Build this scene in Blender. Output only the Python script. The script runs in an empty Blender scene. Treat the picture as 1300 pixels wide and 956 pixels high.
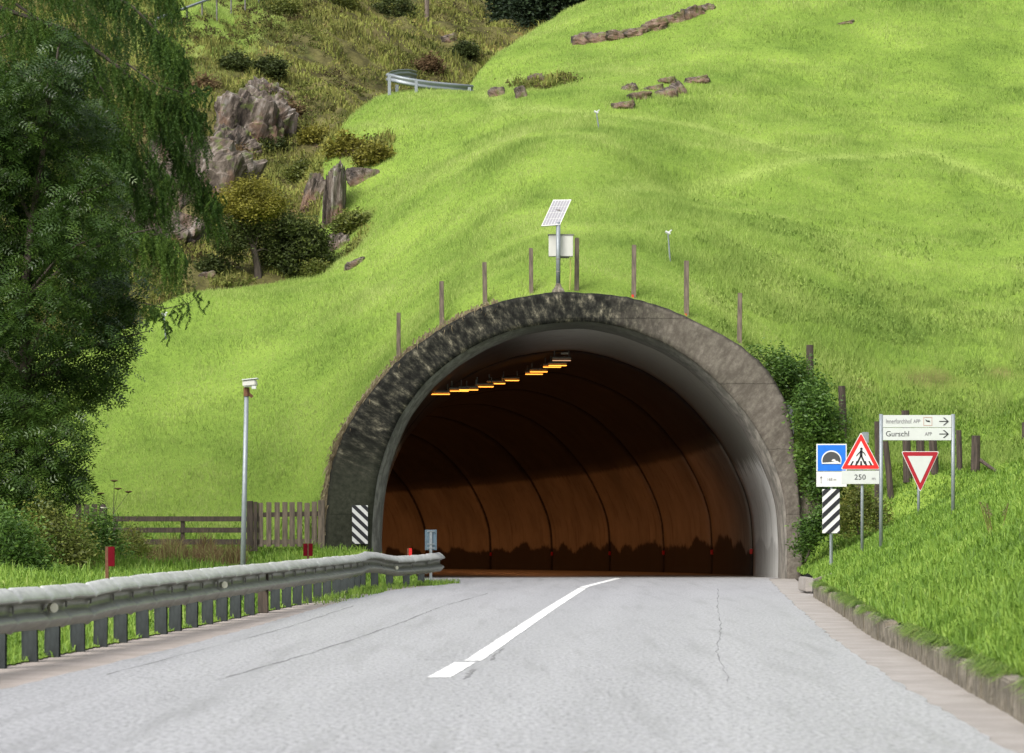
import bpy, bmesh, math, random
import numpy as np
from mathutils import Vector, Matrix
random.seed(7); rng = np.random.default_rng(11)
sc = bpy.context.scene
COL = sc.collection
F, EYE = 3900.0, 1.39
def P(u, v, Y): return Vector(((u-650)*Y/F, Y, EYE+(663-v)*Y/F))
def lerp(a, b, t): return a+(b-a)*t
def sst(a, b, x):
    t = np.clip((np.asarray(x, float)-a)/(b-a), 0, 1); return t*t*(3-2*t)

# ------------------------------------------------------------------ noise
PERM = rng.permutation(4096).astype(np.int64); RV = rng.random(4096)*2-1
def vn(x, y, seed=0):
    x = np.asarray(x, float)+seed*37.7; y = np.asarray(y, float)+seed*11.3
    xi = np.floor(x).astype(np.int64); yi = np.floor(y).astype(np.int64)
    fx = x-xi; fy = y-yi; fx = fx*fx*fx*(fx*(fx*6-15)+10); fy = fy*fy*fy*(fy*(fy*6-15)+10)
    def h(a, b): return RV[PERM[(PERM[a & 4095]+b) & 4095]]
    return lerp(lerp(h(xi, yi), h(xi+1, yi), fx), lerp(h(xi, yi+1), h(xi+1, yi+1), fx), fy)
def fbm(x, y, octv=4, seed=0):
    s = 0; a = 1; n = 0
    for k in range(octv):
        s = s+a*vn(x*2**k, y*2**k, seed+k*3); n += a; a *= .5
    return s/n
def vn3(p, seed=0):
    return (vn(p[:, 0]+p[:, 2]*.73, p[:, 1]-p[:, 2]*.61, seed)+vn(p[:, 1]+5.1, p[:, 2]+p[:, 0]*.37, seed+5)+vn(p[:, 2]+9.7, p[:, 0]-p[:, 1]*.29, seed+9))/1.7

# ------------------------------------------------------------------ materials
def new_mat(name):
    m = bpy.data.materials.new(name); m.use_nodes = True
    nt = m.node_tree; b = nt.nodes['Principled BSDF']; return m, nt, b
def N(nt, typ, **kw):
    n = nt.nodes.new(typ)
    for k, v in kw.items():
        if k in n.inputs: n.inputs[k].default_value = v
        else: setattr(n, k, v)
    return n
def coord(nt, scale=(1, 1, 1), kind='Object', rot=(0, 0, 0)):
    t = N(nt, 'ShaderNodeTexCoord'); mp = N(nt, 'ShaderNodeMapping')
    mp.inputs['Scale'].default_value = scale; mp.inputs['Rotation'].default_value = rot
    nt.links.new(t.outputs[kind], mp.inputs[0]); return mp.outputs[0]
def noise(nt, vec, scale, detail=4, rough=.55, dist=0):
    n = N(nt, 'ShaderNodeTexNoise'); n.inputs['Scale'].default_value = scale
    n.inputs['Detail'].default_value = detail; n.inputs['Roughness'].default_value = rough
    n.inputs['Distortion'].default_value = dist
    nt.links.new(vec, n.inputs['Vector']); return n.outputs[0]
def ramp(nt, fac, stops, interp='LINEAR'):
    r = N(nt, 'ShaderNodeValToRGB'); cr = r.color_ramp; cr.interpolation = interp
    while len(cr.elements) < len(stops): cr.elements.new(.5)
    for e, (p, c) in zip(cr.elements, stops):
        e.position = p; e.color = (*c, 1) if len(c) == 3 else c
    nt.links.new(fac, r.inputs[0]); return r.outputs[0]
def G(v): return (v, v, v)
def mix(nt, fac, a, b, mode='MIX'):
    m = N(nt, 'ShaderNodeMix', data_type='RGBA', blend_type=mode)
    if hasattr(fac, 'links'): nt.links.new(fac, m.inputs[0])
    else: m.inputs[0].default_value = fac
    for s, i in ((a, 6), (b, 7)):
        if hasattr(s, 'links'): nt.links.new(s, m.inputs[i])
        else: m.inputs[i].default_value = (*s, 1)
    return m.outputs[2]
def attr(nt, name):
    a = N(nt, 'ShaderNodeAttribute'); a.attribute_name = name; return a.outputs['Fac']
def math_(nt, op, a, b=None, clamp=False):
    m = N(nt, 'ShaderNodeMath', operation=op, use_clamp=clamp)
    for s, i in ((a, 0), (b, 1)):
        if s is None: continue
        if hasattr(s, 'links'): nt.links.new(s, m.inputs[i])
        else: m.inputs[i].default_value = s
    return m.outputs[0]
def bump(nt, b, h, strength=.3, dist=.02):
    n = N(nt, 'ShaderNodeBump'); n.inputs['Strength'].default_value = strength; n.inputs['Distance'].default_value = dist
    nt.links.new(h, n.inputs['Height']); nt.links.new(n.outputs[0], b.inputs['Normal'])
def simple(name, col, rough=.6, metal=0., var=.25, scale=8., stretch=(1, 1, 1), bmp=.15, col2=None, spec=None):
    m, nt, b = new_mat(name)
    v = coord(nt, stretch); n = noise(nt, v, scale, 6, .65)
    c2 = col2 or tuple(c*(1-var) for c in col)
    nt.links.new(ramp(nt, n, [(.32, c2), (.62, col)]), b.inputs['Base Color'])
    b.inputs['Roughness'].default_value = rough; b.inputs['Metallic'].default_value = metal
    if spec is not None: b.inputs['Specular IOR Level'].default_value = spec
    if bmp: bump(nt, b, n, bmp, .01)
    return m
def leafy(name, stops, trans=.35, rough=.5, posscale=.6, spec=.35, amt=.5):
    m, nt, b = new_mat(name)
    t = attr(nt, 'tint'); v = coord(nt); n = noise(nt, v, posscale, 3)
    f = math_(nt, 'ADD', math_(nt, 'MULTIPLY', t, 1-amt), math_(nt, 'MULTIPLY', n, amt))
    c = ramp(nt, f, stops)
    nt.links.new(c, b.inputs['Base Color']); b.inputs['Roughness'].default_value = rough
    b.inputs['Specular IOR Level'].default_value = spec
    tr = N(nt, 'ShaderNodeBsdfTranslucent'); nt.links.new(c, tr.inputs[0])
    ms = N(nt, 'ShaderNodeMixShader'); ms.inputs[0].default_value = trans
    nt.links.new(b.outputs[0], ms.inputs[1]); nt.links.new(tr.outputs[0], ms.inputs[2])
    nt.links.new(ms.outputs[0], nt.nodes['Material Output'].inputs[0]); return m

M = {}
GR = [(.12, (.10, .17, .036)), (.34, (.20, .295, .062)), (.56, (.31, .40, .105)), (.85, (.45, .51, .19))]
M['meadow'] = leafy('meadow_grass', GR, .35, .7, .35, .15, .62)
M['bank'] = leafy('bank_grass', [(.15, (.05, .10, .015)), (.42, (.14, .25, .032)), (.62, (.24, .36, .055)), (.88, (.42, .47, .16))], .35, .55, .8, .3, .5)
M['scrub'] = leafy('scrub', [(.12, (.03, .04, .014)), (.34, (.10, .12, .03)), (.5, (.2, .195, .055)), (.64, (.26, .30, .07)), (.78,(.30,.22,.09)), (.92, (.40, .36, .16))], .3, .8, .45, .1, .6)
M['heather'] = leafy('heather', [(.15, (.03, .028, .014)), (.35, (.085, .065, .03)), (.5, (.10, .12, .03)), (.68, (.18, .2, .05)), (.85, (.26, .19, .09))], .25, .8, .5, .1, .35)
M['straw'] = leafy('straw', [(.2, (.10, .075, .045)), (.6, (.22, .18, .11)), (.9, (.38, .33, .22))], .3, .8, 1, .1)
M['weed'] = leafy('weed', [(.2, (.08, .045, .025)), (.5, (.19, .13, .07)), (.8, (.2, .26, .07))], .3, .8, 2, .1)
M['ash_leaf'] = leafy('ash_leaf', [(.2, (.014, .03, .006)), (.5, (.036, .075, .012)), (.75, (.075, .125, .02)), (.95, (.17, .23, .05))], .25, .38, .9, .35)
M['larch_leaf'] = leafy('larch_leaf', [(.2, (.018, .042, .009)), (.5, (.048, .098, .016)), (.75, (.095, .16, .024)), (.95, (.19, .25, .04))], .3, .6, .5, .2)
M['bush_leaf'] = leafy('bush_leaf', [(.2, (.03, .07, .014)), (.5, (.08, .155, .025)), (.8, (.18, .29, .05))], .3, .5, 1.2, .3)
M['bush_yellow'] = leafy('bush_yellow', [(.2, (.05, .06, .015)), (.5, (.13, .16, .03)), (.8, (.27, .25, .05))], .3, .6, 1.2, .3)
M['dark_leaf'] = leafy('dark_leaf', [(.2, (.02, .028, .009)), (.5, (.055, .075, .02)), (.8, (.13, .16, .035))], .25, .6, 1.2, .2)
M['conifer'] = leafy('conifer_leaf', [(.2, (.008, .016, .008)), (.5, (.02, .036, .016)), (.8, (.045, .075, .028))], .2, .6, .6, .2)
M['autumn_leaf'] = leafy('autumn_leaf', [(.2, (.06, .06, .012)), (.5, (.19, .18, .028)), (.8, (.36, .33, .055))], .3, .6, 1.2, .2)
M['bark'] = simple('bark', (.07, .055, .042), .9, 0, .5, 14, (1, 1, .3), .6)
M['wood'] = simple('weathered_wood', (.18, .14, .105), .85, 0, .6, 22, (1, 1, .12), .5, (.055, .045, .036))
M['wood_dark'] = simple('dark_wood', (.075, .056, .043), .9, 0, .6, 22, (1, 1, .12), .6, (.022, .017, .014))
M['galv'] = simple('galvanised_steel', (.25, .28, .30), .5, .35, .25, 30, (1, 1, .4), .05)
M['post_steel'] = simple('dull_post_steel', (.05, .058, .06), .8, .1, .45, 9, (1, 1, .35), .1, (.022, .025, .025), .2)
M['white'] = simple('white_sign', (.66, .66, .65), .4, 0, .06, 5, bmp=0)
M['signgrey'] = simple('pale_grey_sign', (.52, .54, .53), .4, 0, .06, 5, bmp=0)
M['signblue'] = simple('blue_sign', (.012, .15, .62), .4, 0, .1, 5, bmp=0)
M['red'] = simple('red_sign', (.68, .02, .02), .4, 0, .12, 5, bmp=0)
M['darkred'] = simple('deep_red_sign', (.33, .008, .02), .4, 0, .12, 5, bmp=0)
M['black'] = simple('black_paint', (.012, .012, .018), .5, 0, .1, 5, bmp=0)
M['darkgrey'] = simple('dark_grey_paint', (.055, .055, .055), .5, 0, .1, 5, bmp=0)
M['greytext'] = simple('faded_print', (.16, .15, .17), .5, 0, .2, 5, bmp=0)
M['palebrown'] = simple('brown_print', (.42, .25, .2), .5, 0, .1, 5, bmp=0)
M['reflector_red'] = simple('red_reflector', (.13, .003, .010), .8, 0, .2, 9, bmp=0, spec=.1)
M['reflector_bright'] = simple('bright_red_reflector', (.8, .03, .02), .3, 0, .1, 9, bmp=0)
M['cream'] = simple('cream_reflector', (.62, .6, .48), .4, 0, .2, 9, bmp=0)
M['backplate'] = simple('blue_grey_plate', (.10, .15, .19), .5, .2, .2, 9, bmp=0)
M['boxgrey'] = simple('cabinet_grey', (.56, .56, .52), .5, 0, .12, 4, (1, 1, .3), 0)
M['boxdark'] = simple('fitting_grey', (.2, .19, .18), .6, .2, .3, 9, bmp=0)
M['rust'] = simple('rusty_fitting', (.16, .07, .035), .7, .3, .4, 20)
M['yellow_cable'] = simple('yellow_cable', (.5, .48, .14), .5, 0, .1, 5, bmp=0)
M['marking'] = simple('road_paint', (.84, .84, .82), .55, 0, .3, 16, (1, .25, 1), .1, (.50, .50, .49))

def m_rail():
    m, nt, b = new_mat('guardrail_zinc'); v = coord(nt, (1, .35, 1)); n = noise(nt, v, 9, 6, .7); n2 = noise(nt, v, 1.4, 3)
    c = mix(nt, attr(nt, 'painted_toplight'), ramp(nt, n, [(.3, (.10, .10, .085)), (.65, (.19, .19, .165))]), ramp(nt, n, [(.3, (.40, .40, .385)), (.65, (.62, .62, .60))]))  # sky light on upward faces, shade on the others, painted into the zinc colour
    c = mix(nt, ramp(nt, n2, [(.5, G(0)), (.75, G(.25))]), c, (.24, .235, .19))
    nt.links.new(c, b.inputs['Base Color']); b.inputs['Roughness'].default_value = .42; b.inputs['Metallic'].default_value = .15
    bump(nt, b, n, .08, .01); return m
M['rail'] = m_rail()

def m_road():
    m, nt, b = new_mat('worn_asphalt'); v = coord(nt, (1, 1, 1))
    g = noise(nt, v, 160, 3, .7); p = noise(nt, coord(nt, (1, .16, 1)), 1.1, 5, .6); p2 = noise(nt, v, .35, 4)
    sp0 = noise(nt, coord(nt, (1, .3, 1)), 9, 4, .7)
    c = ramp(nt, g, [(.25, G(.27)), (.5, (.35, .35, .36)), (.75, (.43, .43, .44))])
    c = mix(nt, ramp(nt, p, [(.35, G(.16)), (.65, G(0))]), c, (.22, .22, .225))
    c = mix(nt, ramp(nt, p2, [(.5, G(0)), (.72, G(.15))]), c, (.34, .34, .35))
    vo = N(nt, 'ShaderNodeTexVoronoi', feature='DISTANCE_TO_EDGE'); vo.inputs['Scale'].default_value = .55
    dn = N(nt, 'ShaderNodeTexNoise'); dn.inputs['Scale'].default_value = 1.7; dn.inputs['Detail'].default_value = 6
    nt.links.new(v, dn.inputs['Vector']); vm = N(nt, 'ShaderNodeVectorMath', operation='MULTIPLY_ADD')
    nt.links.new(dn.outputs[1], vm.inputs[0]); vm.inputs[1].default_value = (.9, .9, .9); nt.links.new(v, vm.inputs[2])
    nt.links.new(vm.outputs[0], vo.inputs['Vector'])
    cr = ramp(nt, vo.outputs[0], [(0, G(1)), (.010, G(0))]); gate = ramp(nt, noise(nt, v, .5, 3), [(.56, G(0)), (.64, G(.6))])
    c = mix(nt, math_(nt, 'MULTIPLY', cr, gate), c, (.07, .07, .07))
    lt = attr(nt, 'lat'); al_ = math_(nt, 'ABSOLUTE', math_(nt, 'SUBTRACT', math_(nt, 'ABSOLUTE', lt), 1.75)); wt = ramp(nt, math_(nt, 'ABSOLUTE', math_(nt, 'SUBTRACT', al_, .8)), [(.12, G(.34)), (.42, G(0))])
    c = mix(nt, math_(nt, 'MULTIPLY', wt, ramp(nt, p, [(.3, G(1.)), (.7, G(.4))])), c, (.43, .43, .44))
    sp = noise(nt, coord(nt, (1, .3, 1)), 26, 5, .75); c = mix(nt, ramp(nt, sp, [(.38, G(.8)), (.5, G(0))]), c, (.15, .15, .152)); c = mix(nt, ramp(nt, sp, [(.55, G(0)), (.66, G(.7))]), c, (.52, .52, .53))
    st_ = noise(nt, coord(nt, (2.2, .12, 1)), 1.6, 5, .6); c = mix(nt, ramp(nt, st_, [(.52, G(0)), (.68, G(.4))]), c, (.2, .2, .2))
    s = attr(nt, 'intunnel'); c = mix(nt, s, c, (.30, .28, .25))
    nt.links.new(c, b.inputs['Base Color']); nt.links.new(ramp(nt, sp0, [(.3, G(.40)), (.7, G(.50))]), b.inputs['Roughness'])
    b.inputs['Specular IOR Level'].default_value = .5
    bump(nt, b, g, .35, .006); return m
M['road'] = m_road()
def m_gravel(name, a, bcol, dk):
    m, nt, b = new_mat(name); v = coord(nt); g = noise(nt, v, 70, 4, .75); p = noise(nt, v, 1.6, 5)
    c = ramp(nt, g, [(.25, dk), (.5, a), (.75, bcol)]); c = mix(nt, ramp(nt, p, [(.42, G(.5)), (.62, G(0))]), c, dk)
    nt.links.new(c, b.inputs['Base Color']); b.inputs['Roughness'].default_value = .9; bump(nt, b, g, .6, .01); return m
M['gravel'] = m_gravel('shoulder_grit', (.36, .31, .28), (.48, .43, .395), (.22, .19, .16))
M['gutter'] = m_gravel('gutter_concrete', (.31, .285, .26), (.41, .38, .355), (.2, .18, .16))
def m_kerb():
    m, nt, b = new_mat('kerb_concrete'); v = coord(nt, (1, 1, 1)); n = noise(nt, v, 7, 7, .7); n2 = noise(nt, coord(nt, (1, 1, .25)), 12, 5, .7)
    c = ramp(nt, n, [(.3, (.085, .075, .05)), (.5, (.22, .19, .14)), (.7, (.38, .34, .28))])
    c = mix(nt, ramp(nt, n2, [(.45, G(.65)), (.6, G(0))]), c, (.06, .055, .04))
    nt.links.new(c, b.inputs['Base Color']); b.inputs['Roughness'].default_value = .95; bump(nt, b, n2, .8, .03); return m
M['kerb'] = m_kerb()
def m_portal():
    m, nt, b = new_mat('portal_concrete'); v = coord(nt); sx = N(nt, 'ShaderNodeSeparateXYZ')
    t = N(nt, 'ShaderNodeTexCoord'); nt.links.new(t.outputs['Object'], sx.inputs[0])
    ang = attr(nt, 'along')
    uvx = N(nt, 'ShaderNodeCombineXYZ'); nt.links.new(math_(nt, 'MULTIPLY', ang, 46.), uvx.inputs[0]); nt.links.new(math_(nt, 'MULTIPLY', attr(nt, 'across'), .9), uvx.inputs[1])
    streak = noise(nt, uvx.outputs[0], 2.6, 8, .72); fine = noise(nt, v, 9, 7, .7); big = noise(nt, v, .9, 5, .6)
    board = N(nt, 'ShaderNodeTexWave', wave_type='BANDS', bands_direction='Z'); board.inputs['Scale'].default_value = 3.2; board.inputs['Distortion'].default_value = .6
    nt.links.new(v, board.inputs['Vector'])
    # algae-blackened on the left, cleaner brown-grey on the right
    left = ramp(nt, streak, [(.40, (.007, .007, .006)), (.5, (.022, .022, .018)), (.58, (.07, .065, .048)), (.68, (.26, .235, .175))])
    leftlow = ramp(nt, fine, [(.3, (.018, .02, .013)), (.7, (.05, .053, .036))])
    low = ramp(nt, math_(nt, 'MULTIPLY', sx.outputs[2], .1), [(.22, G(1)), (.36, G(0))])
    left = mix(nt, low, left, leftlow)
    right = ramp(nt, fine, [(.3, (.10, .088, .072)), (.5, (.14, .124, .102)), (.7, (.185, .165, .14))])
    rs = ramp(nt, streak, [(.40, G(.8)), (.6, G(0))]); right = mix(nt, rs, right, (.075, .063, .052))
    xf = math_(nt, 'ADD', math_(nt, 'MULTIPLY', sx.outputs[0], .1), math_(nt, 'MULTIPLY', big, .35))
    c = mix(nt, ramp(nt, xf, [(.24, G(0)), (.44, G(1))]), left, right)
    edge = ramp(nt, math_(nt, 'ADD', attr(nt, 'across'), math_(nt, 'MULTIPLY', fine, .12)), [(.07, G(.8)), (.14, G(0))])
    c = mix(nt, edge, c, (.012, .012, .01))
    # horizontal day joints
    jt = ramp(nt, math_(nt, 'FRACT', math_(nt, 'ADD', math_(nt, 'MULTIPLY', sx.outputs[2], .62), math_(nt, 'MULTIPLY', fine, .05))), [(.0, G(.55)), (.014, G(0))])
    c = mix(nt, jt, c, (.008, .008, .007))
    nt.links.new(c, b.inputs['Base Color']); b.inputs['Roughness'].default_value = .9; b.inputs['Specular IOR Level'].default_value = .2
    h = math_(nt, 'ADD', fine, math_(nt, 'MULTIPLY', board.outputs[1], .03)); h = math_(nt, 'SUBTRACT', h, jt); bump(nt, b, h, .45, .03); return m
M['portal'] = m_portal()
def m_edge():
    m, nt, b = new_mat('edge_concrete'); n = noise(nt, coord(nt, (1, 1, .4)), 5, 6, .7)
    c = ramp(nt, attr(nt, 'along'), [(0, (.22, .22, .19)), (.36, (.17, .17, .15)), (.48, (.05, .05, .042)), (.62, (.12, .115, .1)), (.8, (.22, .2, .17))])
    c = mix(nt, ramp(nt, n, [(.42, G(.7)), (.6, G(0))]), c, (.05, .048, .04))
    nt.links.new(c, b.inputs['Base Color']); b.inputs['Roughness'].default_value = .9; bump(nt, b, n, .5, .02); return m
M['edge'] = m_edge()
def m_lining():
    m, nt, b = new_mat('lining'); v = coord(nt); s = attr(nt, 's'); h = attr(nt, 'h')
    n = noise(nt, v, .8, 6, .65); f = noise(nt, v, 5, 6, .7); vs = noise(nt, coord(nt, (1.4, 1.4, .12)), 2.2, 5, .65)
    conc = ramp(nt, f, [(.3, (.76, .76, .73)), (.7, (.85, .85, .83))])
    conc = mix(nt, ramp(nt, vs, [(.52, G(0)), (.7, G(.45))]), conc, (.2, .19, .16))
    paint = ramp(nt, n, [(.3, (.30, .27, .23)), (.7, (.46, .42, .36))])
    paint = mix(nt, ramp(nt, vs, [(.55, G(0)), (.68, G(.5))]), paint, (.12, .10, .085))
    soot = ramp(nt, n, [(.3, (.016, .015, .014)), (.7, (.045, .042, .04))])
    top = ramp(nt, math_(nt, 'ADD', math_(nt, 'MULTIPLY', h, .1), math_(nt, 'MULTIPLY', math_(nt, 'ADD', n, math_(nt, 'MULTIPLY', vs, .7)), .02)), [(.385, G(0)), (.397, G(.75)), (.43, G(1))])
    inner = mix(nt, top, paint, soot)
    hh = math_(nt, 'ADD', math_(nt, 'MULTIPLY', h, .1), math_(nt, 'MULTIPLY', math_(nt, 'SUBTRACT', f, .5), .05))
    dirt = ramp(nt, math_(nt, 'ADD', hh, math_(nt, 'ADD', math_(nt, 'MULTIPLY', math_(nt, 'SUBTRACT', vs, .5), .015), math_(nt, 'MULTIPLY', math_(nt, 'SUBTRACT', noise(nt, v, .42, 2, .5), .5), .16))), [(.088, G(.93)), (.10, G(0))])
    first = math_(nt, 'SUBTRACT', 1., attr(nt, 'bare'))
    c = mix(nt, first, conc, inner)
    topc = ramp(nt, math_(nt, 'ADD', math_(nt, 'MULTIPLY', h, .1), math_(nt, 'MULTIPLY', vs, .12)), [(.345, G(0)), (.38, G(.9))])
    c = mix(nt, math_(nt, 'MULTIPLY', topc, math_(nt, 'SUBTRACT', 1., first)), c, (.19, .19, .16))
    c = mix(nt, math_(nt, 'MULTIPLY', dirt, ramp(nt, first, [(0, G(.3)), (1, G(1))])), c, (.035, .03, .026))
    nj = math_(nt, 'ADD', s, math_(nt, 'MULTIPLY', f, .18))
    jf = math_(nt, 'FRACT', math_(nt, 'MULTIPLY', nj, .1)); j = ramp(nt, jf, [(0, G(.95)), (.022, G(.9)), (.034, G(0)), (.985, G(0)), (1, G(.9))])
    c = mix(nt, j, c, (.015, .013, .012))
    # damp patches
    vo = N(nt, 'ShaderNodeTexVoronoi', feature='F1'); vo.inputs['Scale'].default_value = .16
    cb = N(nt, 'ShaderNodeCombineXYZ'); nt.links.new(s, cb.inputs[0]); nt.links.new(math_(nt, 'MULTIPLY', h, .55), cb.inputs[1]); nt.links.new(cb.outputs[0], vo.inputs['Vector'])
    pt = ramp(nt, math_(nt, 'ADD', vo.outputs[0], math_(nt, 'MULTIPLY', f, .1)), [(.13, G(.85)), (.18, G(0))]); c = mix(nt, math_(nt, 'MULTIPLY', pt, first), c, (.05, .03, .02))
    nt.links.new(c, b.inputs['Base Color']); b.inputs['Roughness'].default_value = .65; b.inputs['Specular IOR Level'].default_value = .3
    bump(nt, b, f, .15, .02); return m
M['lining'] = m_lining()
def m_hill():
    m, nt, b = new_mat('hillside_soil_and_turf'); v = coord(nt)
    br = attr(nt, 'brown'); rk = attr(nt, 'rock'); tr = attr(nt, 'track')
    n = noise(nt, v, .35, 5); f = noise(nt, v, 7, 6, .7)
    g = ramp(nt, math_(nt, 'ADD', math_(nt, 'MULTIPLY', n, .6), math_(nt, 'MULTIPLY', f, .4)), [(.3, (.085, .145, .022)), (.5, (.15, .23, .036)), (.7, (.22, .31, .052))])
    sc_ = ramp(nt, noise(nt, v, 1.1, 7, .7), [(.3, (.02, .02, .01)), (.45, (.065, .06, .022)), (.6, (.12, .11, .04)), (.75, (.16, .17, .05))])
    c = mix(nt, br, g, sc_)
    c = mix(nt, tr, c, (.36, .42, .13))
    r = ramp(nt, noise(nt, coord(nt, (1, 1, .35), rot=(0, .4, 0)), 2.4, 8, .75), [(.3, (.03, .026, .022)), (.48, (.13, .10, .08)), (.6, (.26, .17, .11)), (.75, (.36, .34, .32))])
    c = mix(nt, rk, c, r)
    nt.links.new(c, b.inputs['Base Color']); b.inputs['Roughness'].default_value = .95; b.inputs['Specular IOR Level'].default_value = .1
    bump(nt, b, f, .5, .06); return m
M['hill'] = m_hill()
def m_rock():
    m, nt, b = new_mat('schist_rock'); v = coord(nt, (1, 1, .3), rot=(0, .35, 0)); n = noise(nt, v, 1.9, 9, .75, .6); o = noise(nt, coord(nt), .8, 4)
    c = ramp(nt, n, [(.38, (.014, .011, .009)), (.48, (.075, .058, .045)), (.56, (.17, .14, .115)), (.68, (.34, .32, .30))])
    c = mix(nt, ramp(nt, o, [(.5, G(0)), (.62, G(.6))]), c, (.2, .11, .065))
    c = mix(nt, ramp(nt, noise(nt, coord(nt), 2.6, 5), [(.56, G(0)), (.66, G(.8))]), c, (.10, .13, .03))
    nt.links.new(c, b.inputs['Base Color']); b.inputs['Roughness'].default_value = .9; bump(nt, b, n, 1., .12); return m
M['rock'] = m_rock()
def m_panel():
    m, nt, b = new_mat('solar_cells'); v = coord(nt)
    w = N(nt, 'ShaderNodeTexBrick'); w.offset = 0; w.inputs['Scale'].default_value = 1
    w.inputs['Brick Width'].default_value = .075; w.inputs['Row Height'].default_value = .2; w.inputs['Mortar Size'].default_value = .006
    w.inputs['Color1'].default_value = (.30, .29, .31, 1); w.inputs['Color2'].default_value = (.36, .35, .36, 1); w.inputs['Mortar'].default_value = (.85, .85, .85, 1)
    nt.links.new(v, w.inputs['Vector']); nt.links.new(w.outputs[0], b.inputs['Base Color']); b.inputs['Roughness'].default_value = .3; return m
M['solar'] = m_panel()
def emis(name, col, s, base=(.1, .1, .1)):
    m, nt, b = new_mat(name); b.inputs['Base Color'].default_value = (*base, 1)
    b.inputs['Emission Color'].default_value = (*col, 1); b.inputs['Emission Strength'].default_value = s; return m
M['sodium'] = emis('sodium_lamp', (1, .34, .04), 1.7)

# ------------------------------------------------------------------ mesh helpers
def link(o, parent=None):
    COL.objects.link(o)
    if parent is not None: o.parent = parent
    return o
def tag(o, label=None, cat=None, group=None, kind=None):
    for k, v in (('label', label), ('category', cat), ('group', group), ('kind', kind)):
        if v: o[k] = v
    return o
def empty(name, loc=(0, 0, 0), rz=0, label=None, cat=None, group=None):
    o = bpy.data.objects.new(name, None); o.location = loc; o.rotation_euler = (0, 0, rz); o.empty_display_size = .1
    link(o); return tag(o, label, cat, group)
def np_obj(name, V, Fc, mat, parent=None, tint=None, smooth=False, attrs=None):
    V = np.asarray(V, np.float32); Fc = np.asarray(Fc, np.int32); k = Fc.shape[1]
    me = bpy.data.meshes.new(name); me.vertices.add(len(V)); me.vertices.foreach_set('co', V.ravel())
    me.loops.add(Fc.size); me.loops.foreach_set('vertex_index', Fc.ravel())
    me.polygons.add(len(Fc)); me.polygons.foreach_set('loop_start', np.arange(0, Fc.size, k, dtype=np.int32))
    try: me.polygons.foreach_set('loop_total', np.full(len(Fc), k, np.int32))
    except Exception: pass
    me.update(calc_edges=True); me.materials.append(mat)
    if smooth: me.polygons.foreach_set('use_smooth', np.ones(len(Fc), bool))
    ats = dict(attrs or {})
    if tint is not None: ats['tint'] = tint
    for a, val in ats.items():
        at = me.attributes.new(a, 'FLOAT', 'POINT'); at.data.foreach_set('value', np.asarray(val, np.float32).ravel())
    me.validate()
    return link(bpy.data.objects.new(name, me), parent)
class MB:
    def __init__(s): s.v = []; s.f = []
    def add(s, vs, fs):
        o = len(s.v); s.v += [tuple(v) for v in vs]; s.f += [tuple(i+o for i in f) for f in fs]; return s
    def box(s, c, size, rot=None, taper=1.):
        x, y, z = (a/2 for a in size); vs = []
        for dz in (-1, 1):
            t = 1 if dz < 0 else taper
            for dx, dy in ((-1, -1), (1, -1), (1, 1), (-1, 1)):
                p = Vector((dx*x*t, dy*y*t, dz*z))
                if rot is not None: p = rot @ p
                vs.append(p+Vector(c))
        return s.add(vs, [(3, 2, 1, 0), (4, 5, 6, 7), (0, 1, 5, 4), (1, 2, 6, 5), (2, 3, 7, 6), (3, 0, 4, 7)])
    def tube(s, pts, r, n=8, cap=True):
        pts = [Vector(p) for p in pts]; rr = r if isinstance(r, (list, tuple)) else [r]*len(pts); rings = []; up = Vector((0, 0, 1)); o = len(s.v); prev = None
        for i, p in enumerate(pts):
            d = (pts[min(i+1, len(pts)-1)]-pts[max(i-1, 0)]).normalized()
            a = prev if prev is not None else (up if abs(d.z) < .95 else Vector((1, 0, 0)))
            x = (a-d*a.dot(d)); x = x.normalized() if x.length > 1e-6 else d.orthogonal().normalized(); prev = x; y = d.cross(x)
            for k in range(n):
                t = 2*math.pi*k/n; s.v.append(tuple(p+(x*math.cos(t)+y*math.sin(t))*rr[i]))
        for i in range(len(pts)-1):
            for k in range(n):
                a = o+i*n+k; b2 = o+i*n+(k+1) % n; s.f.append((a, b2, b2+n, a+n))
        if cap: s.f.append(tuple(o+k for k in range(n))[::-1]); s.f.append(tuple(o+(len(pts)-1)*n+k for k in range(n)))
        return s
    def prism(s, poly, d0, d1, fn):
        n = len(poly); vs = [fn(a, b, d0) for a, b in poly]+[fn(a, b, d1) for a, b in poly]
        fs = [tuple(range(n)), tuple(range(n, 2*n))[::-1]]+[(i, i+n, (i+1) % n+n, (i+1) % n) for i in range(n)]
        return s.add(vs, fs)
    def build(s, name, mat, parent=None, bevel=0, smooth=False):
        me = bpy.data.meshes.new(name); me.from_pydata(s.v, [], s.f); 
        bm = bmesh.new(); bm.from_mesh(me); bmesh.ops.recalc_face_normals(bm, faces=bm.faces)
        if bevel: bmesh.ops.bevel(bm, geom=list(bm.edges), offset=bevel, segments=2, affect='EDGES', clamp_overlap=True)
        bm.to_mesh(me); bm.free()
        if smooth: 
            for p in me.polygons: p.use_smooth = True
        me.materials.append(mat); return link(bpy.data.objects.new(name, me), parent)
def copy_tree(o, parent=None):
    c = o.copy(); COL.objects.link(c)
    if parent is not None: c.parent = parent
    for ch in [x for x in COL.objects if x.parent == o]: copy_tree(ch, c)
    return c
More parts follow.
